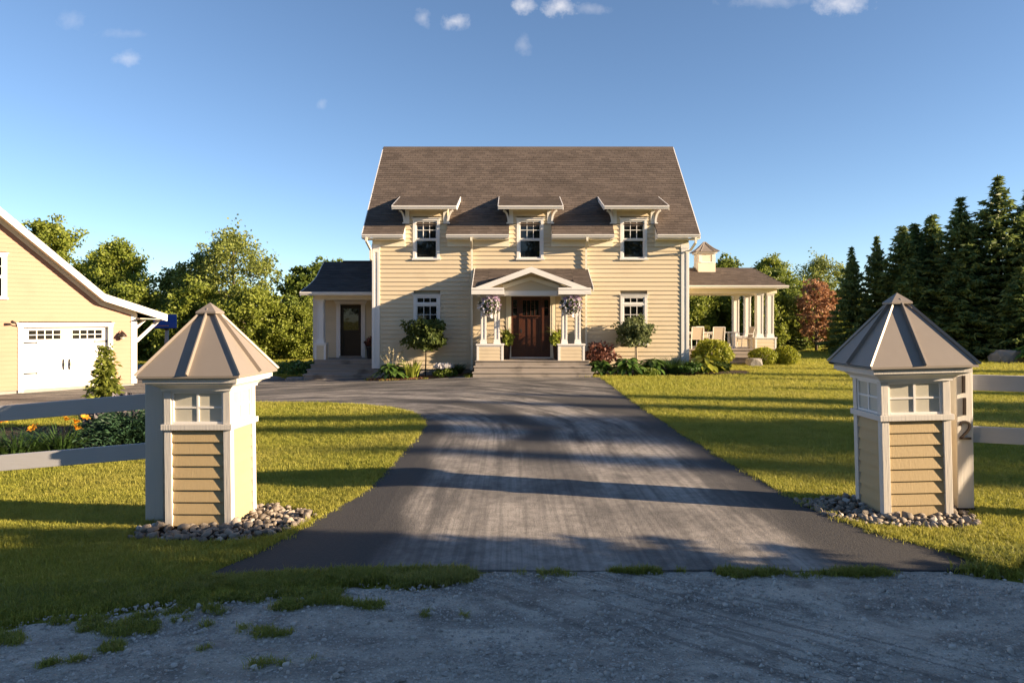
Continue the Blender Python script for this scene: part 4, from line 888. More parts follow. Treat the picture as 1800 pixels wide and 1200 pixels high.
two = [(-.052, .048), (-.05, .062), (-.038, .078), (-.018, .087), (.006, .087), (.028, .078), (.042, .06), (.045, .038), (.036, .014), (.016, -.014), (-.012, -.044), (-.050, -.079)]
m = stroke([(x - .006, z + .84) for x, z in two], .021, .018, yd); m.box(-.062, .05, yd - .018, yd, .84 - .090, .84 - .070); m.build('numeral', M['bronze'], post)
for (z0, z1) in ((1.235, 1.395), (.705, .868)):
    for k in range(5): MB().hexa([(.07 + k * 2.4, .03, z0 - k * .012), (.07 + (k + 1) * 2.4 - .004, .03, z0 - (k + 1) * .012), (.07 + (k + 1) * 2.4 - .004, .07, z0 - (k + 1) * .012), (.07 + k * 2.4, .07, z0 - k * .012), (.07 + k * 2.4, .03, z1 - k * .012), (.07 + (k + 1) * 2.4 - .004, .03, z1 - (k + 1) * .012), (.07 + (k + 1) * 2.4 - .004, .07, z1 - (k + 1) * .012), (.07 + k * 2.4, .07, z1 - k * .012)]).build('rail', M['rail'], FR, bevel=.005).matrix_local = Matrix.Rotation(R(-18), 4, 'Z')
for k in range(1, 6): MB().box(2.4 * k - .02, 2.4 * k + .12, .07, .21, -.1, 1.44).build('post', M['white_rough'], FR, bevel=.008).matrix_local = Matrix.Rotation(R(-18), 4, 'Z')
FL = empty('rail_fence', (-3.69, 7.22, -.13)); tag(FL, 'white two rail fence running left from the shaded gate pillar', 'fence', 'white rail fences beside the gate pillars')
post = MB().hexa([(-.095, -.085, -.05), (.10, -.085, -.05), (.10, .085, -.05), (-.095, .085, -.05), (-.10, -.085, 1.52), (.095, -.085, 1.52), (.095, .085, 1.52), (-.10, .085, 1.52)]).build('post', M['white_rough'], FL, bevel=.012)
for (z0, z1) in ((1.165, 1.325), (.648, .812)):
    for k in range(4):
        xa, xb = -.08 - k * 2.4, -.08 - (k + 1) * 2.4 + .004; sl = .084; fa, fb = -.01 - k * .0, -.01
        MB().hexa([(xb, fb, z0 - sl * -xb), (xa, fa, z0 - sl * -xa), (xa, fa + .045, z0 - sl * -xa), (xb, fb + .045, z0 - sl * -xb), (xb, fb, z1 - sl * -xb), (xa, fa, z1 - sl * -xa), (xa, fa + .045, z1 - sl * -xa), (xb, fb + .045, z1 - sl * -xb)]).build('rail', M['rail'], FL, bevel=.005)
for k in range(1, 5): MB().box(-2.4 * k - .15, -2.4 * k - .01, .035, .175, -.3 - .1 * k, 1.38 - .2 * k).build('post', M['white_rough'], FL, bevel=.008)

# ------------------------------------------------------------------ river stones round the pillars
def stone_mesh(seed, flat=.62):
    r = np.random.default_rng(seed); bm = bmesh.new()
    for _ in range(15):
        p = r.normal(size=3); p /= np.linalg.norm(p); p *= np.array([1, .78, flat]) * r.uniform(.86, 1.08); bm.verts.new(p)
    res = bmesh.ops.convex_hull(bm, input=bm.verts); bmesh.ops.delete(bm, geom=[v for v in bm.verts if not v.link_faces], context='VERTS')
    me = bpy.data.meshes.new('stone'); bm.to_mesh(me); bm.free(); me.materials.append(M['pebble'])
    me.polygons.foreach_set('use_smooth', [seed % 3 != 0] * len(me.polygons)); me.update(); return me
SM = [stone_mesh(100 + i) for i in range(9)]
def stone_bed(label, poly, avoid, n, loc):
    T = empty('stone_bed', loc); tag(T, label, 'stone bed', 'river stone beds under the gate pillars')
    xs = [p[0] for p in poly]; ys = [p[1] for p in poly]
    # soil the stones sit in
    V = [(x - loc[0], y - loc[1], zg(x) + .012 - loc[2]) for x, y in poly]; link('soil', mesh_np('soil', V, [tuple(range(len(V)))], M['dirt']), T)
    placed = []; tries = 0
    while len(placed) < n and tries < 60000:
        tries += 1; x = random.uniform(min(xs), max(xs)); y = random.uniform(min(ys), max(ys))
        if not inpoly(x, y, poly) or inpoly(x, y, avoid): continue
        r = random.choice([.022, .028, .034, .038, .045, .058]) * random.uniform(.85, 1.2)
        if any((x - a) ** 2 + (y - b) ** 2 < (.66 * (r + c)) ** 2 for a, b, c in placed): continue
        placed.append((x, y, r))
        o = link('stone', random.choice(SM), T, (x - loc[0], y - loc[1], zg(x) + .014 + r * random.uniform(.25, .6) - loc[2]), (random.uniform(-.5, .5), random.uniform(-.5, .5), random.uniform(0, 6.3)), (r * 1.15,) * 3)
BEDS_ST = []
pl = [(-3.75, 6.86), (-3.62, 6.58), (-3.16, 6.42), (-2.7, 6.33), (-2.42, 6.32), (-2.16, 6.46), (-2.02, 6.72), (-1.98, 7.0), (-2.15, 7.25), (-2.45, 7.42), (-2.6, 7.55), (-3.5, 7.5), (-3.6, 7.1)]
stone_bed('tan river stones around the base of the left gate pillar', pl, [(-3.42, 6.9), (-2.74, 6.86), (-2.72, 7.4), (-3.4, 7.45)], 290, (-2.6, 6.8, zg(-2.6)))
pr_ = [(3.02, 7.42), (3.04, 7.05), (3.14, 6.75), (3.34, 6.55), (3.7, 6.44), (4.1, 6.42), (4.4, 6.5), (4.52, 6.72), (4.6, 6.95), (4.4, 7.5), (3.5, 7.55)]
stone_bed('shaded grey river stones around the right gate pillar base', pr_, [(3.69, 6.84), (4.34, 6.84), (4.34, 7.38), (3.69, 7.38)], 290, (3.5, 6.7, 0))

# ------------------------------------------------------------------ foliage builders
def leaf_quads(C, size, r, elong=1.6, up=0.0, D=None):
    """one diamond leaf per point"""
    n = len(C); a = r.normal(size=(n, 3)) if D is None else D + r.normal(size=(n, 3)) * .35
    a[:, 2] -= up; a /= np.linalg.norm(a, axis=1)[:, None]; b = np.cross(a, r.normal(size=(n, 3))); b /= np.linalg.norm(b, axis=1)[:, None] + 1e-9
    s = (size * r.uniform(.65, 1.35, n))[:, None]; a = a * s * elong / 2; b = b * s / 2
    V = np.stack([C - a, C + b - a * .1, C + a, C - b - a * .1], 1).reshape(-1, 3); F = np.arange(4 * n).reshape(n, 4); return V, F
def tree_meshes(name, seed, Ht, Rad, leafm, nleaf=9000, lsize=.2, base=.18, airy=.0, form='round', barkm=None, clump=.62):
    r = np.random.default_rng(seed); m = MB(); tops = []
    lean = r.normal(size=2) * .04 * Ht
    def axis(t): return np.array([lean[0] * t * t, lean[1] * t * t, Ht * t * .93])
    m.tube([axis(t) for t in np.linspace(0, 1, 9)], [max(.012, .02 * Ht * (1 - t) ** .8 + .01) for t in np.linspace(0, 1, 9)], 8)
    nc = int(46 + Ht * 4); cl = []
    for i in range(nc):
        t = base + (1 - base) * ((i + r.uniform(0, 1)) / nc)
        if form == 'round': prof = math.sin(min(1, (t - base) / (1 - base) * .93 + .07) * math.pi) ** .62
        elif form == 'cone': prof = (1 - (t - base) / (1 - base)) ** .8 + .08
        else: prof = (.35 + .65 * math.sin(min(1, (t - base) / (1 - base) * .75 + .25) * math.pi)) * (1 if t < .96 else .5)
        an = i * 2.399 + r.uniform(-.4, .4); rr = Rad * prof * r.uniform(.45, 1.08) ; c = axis(t) + np.array([math.cos(an) * rr, math.sin(an) * rr, r.uniform(-.25, .25)])
        cl.append((c, clump * r.uniform(.6, 1.3) * (Rad / 2.2) ** .5)); st = axis(max(.05, t - .10 - .12 * prof)); mid = st * .5 + c * .5 + np.array([0, 0, -.1])
        m.tube([st, mid, c], [.012 * Ht * (1 - t) * .5 + .014, .018, .006], 4, cap=False)
    per = nleaf // nc; P = []; sub = []
    for c, s in cl:
        k = max(4, int(per * r.uniform(.55, 1.45) * (1 - airy)))
        nsub = 6; sc = c + r.normal(size=(nsub, 3)) * s * .55; w_ = r.integers(0, nsub, k)
        P.append(sc[w_] + r.normal(size=(k, 3)) * np.array([s * .34, s * .34, s * .24]))
    P = np.concatenate(P); V, F = leaf_quads(P, lsize, r, 1.5, .3)
    return m.mesh(name + '_trunk', barkm or M['bark'], True), mesh_np(name + '_crown', V, F, leafm)
def spruce_meshes(seed, Ht, Rad, needle, dens=1.0, bare_top=.1, base=.03, sl=.2, barkm=None):
    r = np.random.default_rng(seed); m = MB(); m.tube([(0, 0, 0), (0, 0, Ht * .5), (0, 0, Ht * .99)], [.016 * Ht, .009 * Ht, .008], 7); PC_, PD_ = [], []
    z = Ht * base
    while z < Ht * .985:
        t = z / Ht; L0 = Rad * ((1 - t) ** 1.08) * (1 + .35 * t * (1 - t)) * (1 if t < .78 else 1 - .5 * (t - .78) / .22) + .05; nb = int(6 + 4 * (1 - t)); o = r.uniform(0, 6.28)
        for k in range(nb):
            an = o + 6.283 * k / nb + r.uniform(-.3, .3); L = L0 * r.uniform(.62, 1.16); d = np.array([math.cos(an), math.sin(an), 0]); rise = .12 + .75 * t ** 3
            ns = max(2, int(L / .085 * dens))
            q = np.linspace(.10, 1, ns)
            pts = np.array([0, 0, z]) + d[None] * (q * L)[:, None]; pts[:, 2] += L * (rise * q - .42 * q ** 2 * (1 - t) + .16 * q ** 4)
            if L > .35: m.tube([pts[0], pts[ns // 2], pts[-1]], [.012 + .006 * L, .008, .004], 3, cap=False)
            tang = d[None] + np.array([0, 0, -.25 * (1 - t) + .1]) ; side = np.array([-d[1], d[0], 0])
            for s in (-1, 1, 0, 2):
                wgt = np.clip(1.05 - q, .18, 1)[:, None]; off = side * (s if abs(s) == 1 else 0)
                jit = r.normal(size=(ns, 3)) * .03
                D = d[None] * .75 + off * .8 + np.array([0, 0, -.30 if s in (-1, 1) else (-.75 if s == 0 else .25)])
                PC_.append(pts + off * (.09 + .16 * wgt * min(1, L)) + np.array([0, 0, -.05 if s == 0 else 0]) + jit); PD_.append(np.repeat(D, 1, 0) if D.shape[0] == ns else np.tile(D, (ns, 1)))
        z += (.27 + .13 * (1 - t)) * (Ht / 9) ** .5
    C = np.concatenate(PC_); D = np.concatenate(PD_); V, F = leaf_quads(C, sl * .52, r, 3.2, 0, D)
    return m.mesh('spruce_trunk', barkm or M['bark'], True), mesh_np('spruce_crown', V, F, needle)
def tree(name, meshes, loc, rz, sc, label, cat='tree', group=None):
    T = empty(name, (loc[0], loc[1], loc[2] if len(loc) > 2 else zg(loc[0])), rz); tag(T, label, cat, group)
    s = sc if hasattr(sc, '__len__') else (sc, sc, sc)
    link('trunk', meshes[0], T, sc=s); link('crown', meshes[1], T, sc=s); return T

# ------------------------------------------------------------------ trees
A1 = tree_meshes('maple', 11, 8.6, 2.3, M['leaf1'], 24000, .135, .12, form='ovate')
A2 = tree_meshes('ash', 12, 8.6, 2.7, M['leaf2'], 17000, .12, .22, airy=.1, form='round')
A3 = tree_meshes('broadleaf', 13, 6.4, 2.1, M['leaf3'], 24000, .135, .06, form='ovate')
A4 = tree_meshes('thicket', 14, 4.6, 2.2, M['leaf1'], 21000, .12, .02, form='round')
A5 = tree_meshes('poplar', 15, 7.0, 1.7, M['leaf2'], 16000, .12, .08, form='ovate')
gl = 'trees behind the garage and house'
for ms, x, y, s, rz, lab in [
    (A1, -33.2, 49, 1.14, .4, 'tall leafy tree rising above the garage roof slope'), (A1, -25.8, 46, .92, 2.0, 'upright leafy tree right of the garage roof edge'),
    (A5, -22.8, 47, .86, 1.0, 'pale slender tree in the gap beside the upright leafy tree'), (A5, -20.6, 45, .98, 2.2, 'bushy mid green tree left of the airy ash'),
    (A2, -17.7, 44, .98, .5, 'airy ash tree with open crown, tallest between garage and house'), (A3, -13.6, 45, .98, 1.3, 'dense dark green tree behind the side entry roof'),
    (A4, -15.4, 41, .92, .2, 'rounded green thicket tree below the dark green tree'), (A4, -12.6, 42, .72, 2.9, 'low green thicket tree beside the side entry steps'),
    (A4, -19.3, 42, .95, 1.9, 'green thicket tree under the airy ash'), (A4, -23.6, 43, 1.0, 4.1, 'green thicket tree behind the basketball hoop'),
    (A1, -29.5, 50, .85, 3.3, 'leafy tree hidden mostly behind the garage eave'), (A3, -10.6, 47, 1.0, 4.4, 'dark tree just left of the house corner')]:
    tree('leafy_tree', ms, (x, y, -.5), rz, s, lab, group=gl)
for ms, x, y, s, rz, lab in [
    (A3, 13.2, 47, .96, 1.0, 'dense green tree seen between the house and pavilion columns'), (A4, 15.6, 44, .95, 2.2, 'bright green thicket tree behind the pavilion table'),
    (A1, 18.8, 50, .78, .3, 'leafy tree rounding over the pavilion roof end'), (A3, 17.6, 46, .86, 2.5, 'green tree just right of the pavilion columns'), (A4, 11.3, 45, 1.0, 5.0, 'thicket tree behind the pavilion beside the house wall'),
    (A2, 23.0, 52, .80, 3.8, 'open crowned tree above the brown dead conifer'), (A4, 20.2, 49, .95, 1.4, 'green thicket tree left of the brown dead conifer'), (A4, 24.0, 50, .9, .8, 'green thicket tree right of the brown dead conifer')]:
    tree('leafy_tree', ms, (x, y, 0), rz, s, lab, group='trees behind the pavilion')
S1 = spruce_meshes(21, 9.3, 2.9, M['needle'], 1.35); S2 = spruce_meshes(22, 7.6, 2.5, M['needle'], 1.35); S3 = spruce_meshes(23, 6.0, 2.35, M['needle'], 1.35); S4 = spruce_meshes(24, 4.0, 1.5, M['cedar'])
SD = tree_meshes('dead_conifer', 25, 4.5, 1.25, M['needle_dead'], 3600, .13, .26, form='ovate', clump=.42)
gs_ = 'spruces along the right edge of the lawn'
for ms, x, y, s, rz, lab in [
    (S3, 18.9, 38.5, 1.0, .2, 'leftmost spruce of the row, standing apart'), (S3, 20.3, 38.5, 1.10, 1.2, 'thin topped spruce second from the left of the row'), (S2, 20.9, 37.0, .93, 2.0, 'spruce with bare spire third from the left'),
    (S2, 21.9, 37.6, .96, 3.0, 'spruce spire in the middle of three close tops'), (S2, 22.7, 37.4, 1.02, 4.0, 'spruce spire rightmost of three close tops'), (S1, 23.0, 35.5, .89, 5.0, 'tall spruce left of the tallest one'),
    (S1, 24.6, 35.0, 1.0, .7, 'tallest spruce of the row'), (S2, 24.0, 36.4, .95, 1.7, 'spruce just behind and left of the tallest'), (S1, 26.2, 35.0, .93, 2.6, 'spruce just right of the tallest'), (S2, 25.2, 33.0, .82, 3.7, 'shorter spruce in front of the tallest'),
    (S1, 26.8, 34.6, .96, 4.9, 'spruce cut by the right edge of the photo'), (S3, 22.4, 34.6, .86, 2.2, 'low dense spruce over the lawn edge left of the boulder'), (S3, 24.0, 32.6, .74, .9, 'low dense spruce right behind the boulder'), (S3, 20.6, 35.8, .80, 5.5, 'low dense spruce behind the right gate pillar roof'),
    (S2, 28.4, 34.0, .95, .3, 'spruce beyond the right edge of the lawn')]:
    tree('spruce_tree', ms, (x, y, 0), rz, ((s * 1.3, s * 1.3, s) if x > 20.5 else (s * .72, s * .72, s)), lab, group=gs_)
tree('spruce_tree', S4, (19.7, 42.0, 0), 0, (.62, .62, .58), 'small yellow green spruce at the foot of the dead conifer')
tree('conifer_tree', SD, (19.0, 43.2, 0), 0, (1.0, 1.0, .98), 'dead conifer with rusty brown needles')
tree('spruce_tree', S3, (17.3, 44.0, 0), 1.0, (.7, .7, .62), 'small dark spruce left of the dead conifer')
# trees out of view that shade the road and throw the long streaks across the lawn
for ms, x, y, s, rz in [(S3, 9.4, 1.75, .88, .8), (S3, 8.0, 3.45, .6, 2.8), (S1, 12.5, .75, .9, .3), (S1, 15.0, -.4, .95, 1.3), (S1, 18, -1.1, 1.0, 2.0), (S1, 11.5, -2.6, 1.0, 3.0), (S1, 22, -2.4, 1.1, .9), (S1, 19.0, -4.6, 1.1, .1), (S1, 26, -3.6, 1.2, 2.4),
                     (S1, 32, -7.0, 1.2, 1.4), (S1, 38, -9.0, 1.25, 5.4)]:
    tree('spruce_tree', ms, (x, y, 0), rz, s, 'spruce beside the road beyond the right edge of the photo', group='roadside spruces right of the photo')
for x, y, hgt in [(48, 13.8, 12.0), (51, 11.0, 11.8), (49, 5.0, 13.4), (52, 2.2, 14.4), (48, .6, 15.4), (50, -1.4, 15.6), (47, -2.6, 13.4), (53, -4.4, 13.6), (50, 8.0, 11.6), (55, 15.5, 12.4)]:
    tree('spruce_tree', S1, (x, y, 0), x * 1.7 + y, (hgt / 9.3 * .86, hgt / 9.3 * .86, hgt / 9.3), 'distant spruce beyond the right edge throwing a long shadow', group='distant spruces right of the photo')
for k, x in enumerate(range(-34, 36, 4)):
    tree('leafy_tree', (A1, A3, A2)[k % 3], ((x + (k * 37 % 5) - 2) * 1.5, -27 - (k * 53 % 7), 0), k * 1.3, (1.7, 2.1, 1.65)[k % 3], 'leafy tree across the road behind the viewer', group='trees across the road')
# wood beyond, one mass
r = np.random.default_rng(77); n = 26000; x = r.uniform(-75, 75, n); yy = 66 + 5 * np.sin(x * .23) + r.normal(size=n) * 2.0; hh = 3.4 + 1.3 * np.sin(x * .41 + 1) + .9 * np.sin(x * 1.1); z = hh * r.uniform(0, 1, n) ** .7 - .5
V, F = leaf_quads(np.stack([x, yy, z], 1), .5, r, 1.4); tag(link('far_wood', mesh_np('far_wood', V, F, M['leaf3'])), 'far woodland closing the view behind the trees', 'woodland', kind='stuff')

# ------------------------------------------------------------------ planting near the house
def blades(n, r, Rb, Lh, wd, arch=.5, mat=None, nseg=5):
    V = []; F = []
    for i in range(n):
        an = r.uniform(0, 6.283); rb = Rb * r.uniform(0, 1) ** .6 * .45; L = Lh * r.uniform(.65, 1.15); ar = arch * r.uniform(.5, 1.3); d = np.array([math.cos(an), math.sin(an), 0]); sd = np.array([-d[1], d[0], 0]); p = d * rb; b = len(V)
        for k in range(nseg + 1):
            t = k / nseg; q = p + d * (L * ar * t * t * 1.0 + .12 * L * t) + np.array([0, 0, L * (t - .55 * ar * t ** 2.4)]); w_ = wd * (1 - t ** 2.2) * (.6 + .4 * min(1, t * 4)) / 2 + .0008
            V += [q - sd * w_, q + sd * w_]
        F += [(b + 2 * k, b + 2 * k + 1, b + 2 * k + 3, b + 2 * k + 2) for k in range(nseg)]
    return V, F
def hosta_mesh(seed, mat, n=70, Rr=.5, Hh=.42, lw=.13, ll=.26):
    r = np.random.default_rng(seed); V = []; F = []
    for i in range(n):
        t = (i + .5) / n; an = i * 2.399; el = .15 + 1.15 * (1 - t); rad = Rr * (.25 + .75 * t ** .6) * r.uniform(.85, 1.08); d = np.array([math.cos(an), math.sin(an), 0]); d = d + np.array([r.normal() * .3, r.normal() * .3, r.normal() * .12]); sd = np.cross(np.array([r.normal() * .25, r.normal() * .25, 1]), d); sd /= np.linalg.norm(sd)
        c = d * rad * .72 + np.array([0, 0, Hh * (1.0 - .62 * t ** 1.4) * r.uniform(.85, 1.1)]); L = ll * r.uniform(.8, 1.2); W_ = lw * r.uniform(.8, 1.2); b = len(V); ns = 5
        for k in range(ns + 1):
            q = k / ns; wv = W_ * math.sin(math.pi * min(1, q * .9 + .1)) ** .8 * (1 - q * .25) / 2; ctr = c + d * (L * (q - .3)) + np.array([0, 0, -.38 * L * (q - .1) ** 2 * (1 + t) + .04 * (1 - q)])
            V += [ctr - sd * wv + np.array([0, 0, .02]), ctr, ctr + sd * wv + np.array([0, 0, .02])]
        for k in range(ns): F += [(b + 3 * k, b + 3 * k + 1, b + 3 * k + 4, b + 3 * k + 3), (b + 3 * k + 1, b + 3 * k + 2, b + 3 * k + 5, b + 3 * k + 4)]
    return mesh_np('hosta_leaves', V, F, mat, True)
def ball_mesh(seed, rx, ry, rz, mat, n=2600, ls=.075, shell=.72, flat=0, lumps=.12):
    r = np.random.default_rng(seed); p = r.normal(size=(n, 3)); p /= np.linalg.norm(p, axis=1)[:, None]
    lump = 1 + lumps * (np.sin(p[:, 0] * 5 + seed) * np.cos(p[:, 1] * 6) + np.sin(p[:, 2] * 7 + 2 * seed) * .7)
    p = p * (r.uniform(shell ** 3, 1.06, n) ** (1 / 3))[:, None] * lump[:, None] * np.array([rx, ry, rz])
    if flat: p = p[p[:, 2] > -rz * flat]
    V, F = leaf_quads(p, ls, r, 1.7, 0); return mesh_np('leaves', V, F, mat)
def plant(name, loc, parts, label, cat, group=None, rz=0, sc=1):
    T = empty(name, (loc[0], loc[1], zg(loc[0]) + (loc[2] if len(loc) > 2 else 0)), rz); tag(T, label, cat, group); T.scale = (sc,) * 3
    for nm, me, l in parts: link(nm, me, T, l)
    return T
hos = hosta_mesh(31, M['hosta'], 95, .60, .50, .19, .25); hosg = hosta_mesh(32, M['hosta_gold'], 70, .66, .50, .21, .27)
gh = 'hostas in the beds by the porch'
r = np.random.default_rng(5)
m = MB()
for i in range(13):
    an = r.uniform(0, 6.28); l = r.uniform(.75, 1.2); d = Vector((math.cos(an), math.sin(an), 0)) * .28; m.tube([d * .3, d * .9 + Vector((0, 0, l * .7)), d * 1.5 + Vector((0, 0, l))], [.006, .005, .003], 4)
stalk = m.mesh('flower_stalk', M['flower_stalk'])
P_ = []
for i in range(13): pass
rr_ = np.random.default_rng(5); pts = []
for i in range(13):
    an = rr_.uniform(0, 6.28); l = rr_.uniform(.75, 1.2); d = np.array([math.cos(an), math.sin(an), 0]) * .28
    for q in np.linspace(.45, 1, 9): pts.append(d * (.9 + .6 * q) + np.array([0, 0, l * (.7 + .3 * q)]) + rr_.normal(size=3) * .014)
V, F = leaf_quads(np.array(pts), .05, rr_, 1.5); bells = mesh_np('flower', V, F, M['flower_stalk'])
plant('hosta', (-4.28, 24.62), [('leaf', hos, (0, 0, 0)), ('flower_stalk', stalk, (0, 0, 0)), ('flower', bells, (0, 0, 0))], 'dark green hosta with tall pale flower stalks beside the left corner board', 'hosta', gh)
V, F = blades(70, r, .5, .78, .055, .32); strap_l = mesh_np('leaf', V, F, M['strap_lime'], True)
plant('sedge_clump', (-3.52, 24.55), [('leaf', strap_l, (0, 0, 0))], 'upright yellow green foliage clump left of the topiary stem', 'plant')
V, F = blades(230, r, .55, .62, .022, .75); strap_d = mesh_np('leaf', V, F, M['strap'], True)
plant('daylily_clump', (-2.05, 25.0), [('leaf', strap_d, (0, 0, 0))], 'dark strappy leaf clump left of the porch steps', 'plant')
mound = ball_mesh(41, .42, .38, .28, M['shrub_green'], 1500, .05, .7, .1); fl = ball_mesh(42, .36, .32, .10, M['petal_white'], 420, .06, .3, .0)
plant('flower_mound', (-2.37, 24.45), [('leaves', mound, (0, 0, .10)), ('flower', fl, (-.06, .05, .40))], 'low green mound topped with white flowers at the drive edge', 'plant')
def standard(name, loc, ball, stem_r, z0, mat, label, stems=1):
    m = MB()
    for k in range(stems): m.tube([(.05 * k, 0, 0), (.02 + .05 * k, .01, z0 * .5), (0, 0, z0)], [stem_r, stem_r * .9, stem_r * .7], 6)
    return plant(name, loc, [('stem', m.mesh('stem', mat, True), (0, 0, 0)), ('crown', ball, (0, 0, z0))], label, 'topiary', 'ball topiaries on single stems')
standard('ball_topiary', (-3.10, 24.75), ball_mesh(43, .72, .68, .60, M['shrub_dark'], 3300, .09, .2, 0, .26), .028, 1.55, M['bark_dark'], 'dark leafed ball topiary on a dark stem before the left window')
standard('ball_topiary', (4.42, 24.85), ball_mesh(44, .60, .56, .50, M['willow'], 3000, .075, .15, 0, .28), .03, 1.56, M['bark_pale'], 'pale willow ball topiary on thin pale stems before the right window', 2)
plant('barberry_shrub', (3.18, 24.75), [('leaves', ball_mesh(45, .52, .45, .40, M['burgundy'], 1000, .08, .1, 0, .38), (0, 0, .70)), ('stem', MB().tube([(0, 0, 0), (.05, 0, .4), (.02, 0, .7)], .012, 5).tube([(0, 0, 0), (-.15, 0, .4), (-.25, 0, .8)], .01, 5).mesh('stem', M['bark_dark']), (0, 0, 0))], 'burgundy leafed shrub right of the porch steps', 'shrub')
plant('hosta', (3.10, 24.25), [('leaf', hos, (0, 0, 0))], 'green hosta under the burgundy shrub', 'hosta', gh, 1.0, .92)
plant('hosta', (4.05, 24.15), [('leaf', hos, (0, 0, 0))], 'green hosta below the pale willow topiary', 'hosta', gh, 2.1, 1.05)
plant('hosta', (5.05, 24.7), [('leaf', hos, (0, 0, 0))], 'green hosta right of the willow topiary stems', 'hosta', gh, 3.2, .98)
V, F = blades(300, r, .6, .80, .02, .55); sedge = mesh_np('leaf', V, F, M['strap'], True)
plant('grass_clump', (5.78, 24.7), [('leaf', sedge, (0, 0, 0))], 'feathery green grass clump by the right corner board', 'plant')
plant('clipped_mound', (4.72, 23.95), [('leaves', ball_mesh(46, .38, .33, .24, M['shrub_green'], 1500, .045, .7, .1), (0, 0, .08))], 'small rounded green mound at the lawn edge', 'shrub')
plant('dark_shrub', (6.45, 24.6), [('leaves', ball_mesh(47, .60, .45, .30, M['hosta'], 1800, .07, .5, .1, .2), (0, 0, .16))], 'low dark green shrub below the right corner board', 'shrub')
plant('gold_hosta', (6.95, 24.85), [('leaf', hosg, (0, 0, 0))], 'yellow leafed hosta right of the house corner', 'hosta', None, .4, 1.05)
plant('round_shrub', (7.45, 25.7), [('leaves', ball_mesh(48, .74, .68, .56, M['shrub_gold'], 5200, .06, .62, 0, .08), (0, 0, .66)), ('stem', MB().tube([(0, 0, 0), (0, 0, .6)], .03, 6).mesh('stem', M['bark']), (0, 0, 0))], 'large round golden green shrub before the pavilion table', 'shrub')
plant('dark_shrub', (7.35, 24.75), [('leaves', ball_mesh(49, .5, .42, .30, M['shrub_green'], 1600, .06, .5, .1, .2), (0, 0, .18))], 'low green shrub under the round golden shrub', 'shrub')
gb = 'clipped shrubs by the pavilion steps'
plant('clipped_shrub', (10.75, 29.6), [('leaves', ball_mesh(50, .62, .52, .40, M['shrub_gold'], 3600, .05, .75, 0, .06), (0, 0, .40))], 'clipped golden shrub left of the pair before the pavilion pier', 'shrub', gb)
plant('clipped_shrub', (11.75, 29.7), [('leaves', ball_mesh(51, .56, .50, .42, M['shrub_gold'], 3600, .05, .75, 0, .06), (0, 0, .42))], 'clipped golden shrub right of the pair before the pavilion pier', 'shrub', gb)
def boulder(name, loc, s, label, seed):
    bm = bmesh.new(); bmesh.ops.create_icosphere(bm, subdivisions=3, radius=1)
    for v in bm.verts:
        q = v.co.copy(); f = 1 + .28 * noise.noise(q * 1.3 + Vector((seed, 0, 0))) + .10 * noise.noise(q * 3.5); v.co = Vector((max(-.8, min(.8, q.x * f)) * s[0], max(-.8, min(.8, q.y * f)) * s[1], max(-.7, min(.62, q.z * f)) * s[2]))
    me = bpy.data.meshes.new(name); bm.to_mesh(me); bm.free(); me.materials.append(M['rock']); o = link(name, me, None, loc); tag(o, label, 'boulder'); return o
boulder('boulder', (10.15, 29.0, .14), (.36, .3, .36), 'grey boulder at the foot of the pavilion steps', 3)
boulder('boulder', (22.9, 31.6, .25), (1.1, .7, .55), 'flat grey boulder under the spruces at the right', 8)
boulder('boulder', (-8.1, 26.2, -.33), (.55, .35, .22), 'low flat stone beside the side entry steps', 5)
plant('hosta', (23.3, 31.0), [('leaf', hos, (0, 0, 0))], 'hosta growing by the boulder under the spruces', 'hosta', None, .3, 1.4)
plant('spreading_shrub', (-8.5, 27.3), [('leaves', ball_mesh(52, .7, .8, .45, M['hosta'], 1800, .08, .5, .1, .2), (0, 0, .25))], 'dark green shrub left of the side entry steps', 'shrub')
# porch pots and hanging baskets
def pot(loc, rt, rb, h, mat, name, extra, label, cat='potted plant', group=None):
    T = empty(name, loc); tag(T, label, cat, group)
    m = MB(); m.lathe([(0, 0), (rb, 0), (rb * 1.04, .02), (rt * .94, h * .86), (rt, h * .88), (rt * 1.03, h), (rt * .9, h), (rt * .86, h * .9), (0, h * .88)], 20); m.build('pot', mat, T, True)
    for nm, me, l in extra: link(nm, me, T, l)
    return T
V, F = blades(34, r, .2, .62, .05, 1.1); lime = mesh_np('leaf', V, F, M['strap_lime'], True); V, F = blades(9, r, .2, .85, .018, .5); spike = mesh_np('spike', V, F, M['burgundy'], True)
lball = ball_mesh(53, .20, .20, .26, M['strap_lime'], 420, .07, .3)
gp = 'tall porch pots flanking the front door'
for x, lab in ((-.24, 'tall brown pot with trailing lime plants left of the front door'), (1.66, 'tall brown pot with trailing lime plants right of the front door')):
    pot((x, WY - .45, .55), .21, .15, .80, M['pot'], 'porch_pot', [('leaf', lime, (0, 0, .74)), ('spike', spike, (0, 0, .74)), ('foliage', lball, (.10 if x < 0 else -.1, -.12, .72))], lab, group=gp)
pot((-5.52, WY + 1.75, .443), .24, .17, .50, M['pot_black'], 'porch_pot', [('foliage', ball_mesh(54, .26, .26, .24, M['burgundy'], 500, .08, .3), (0, 0, .60)), ('flower', ball_mesh(55, .24, .24, .20, M['petal_red'], 70, .08, .6), (0, 0, .66))], 'black pot of dark foliage and coral flowers by the side door')
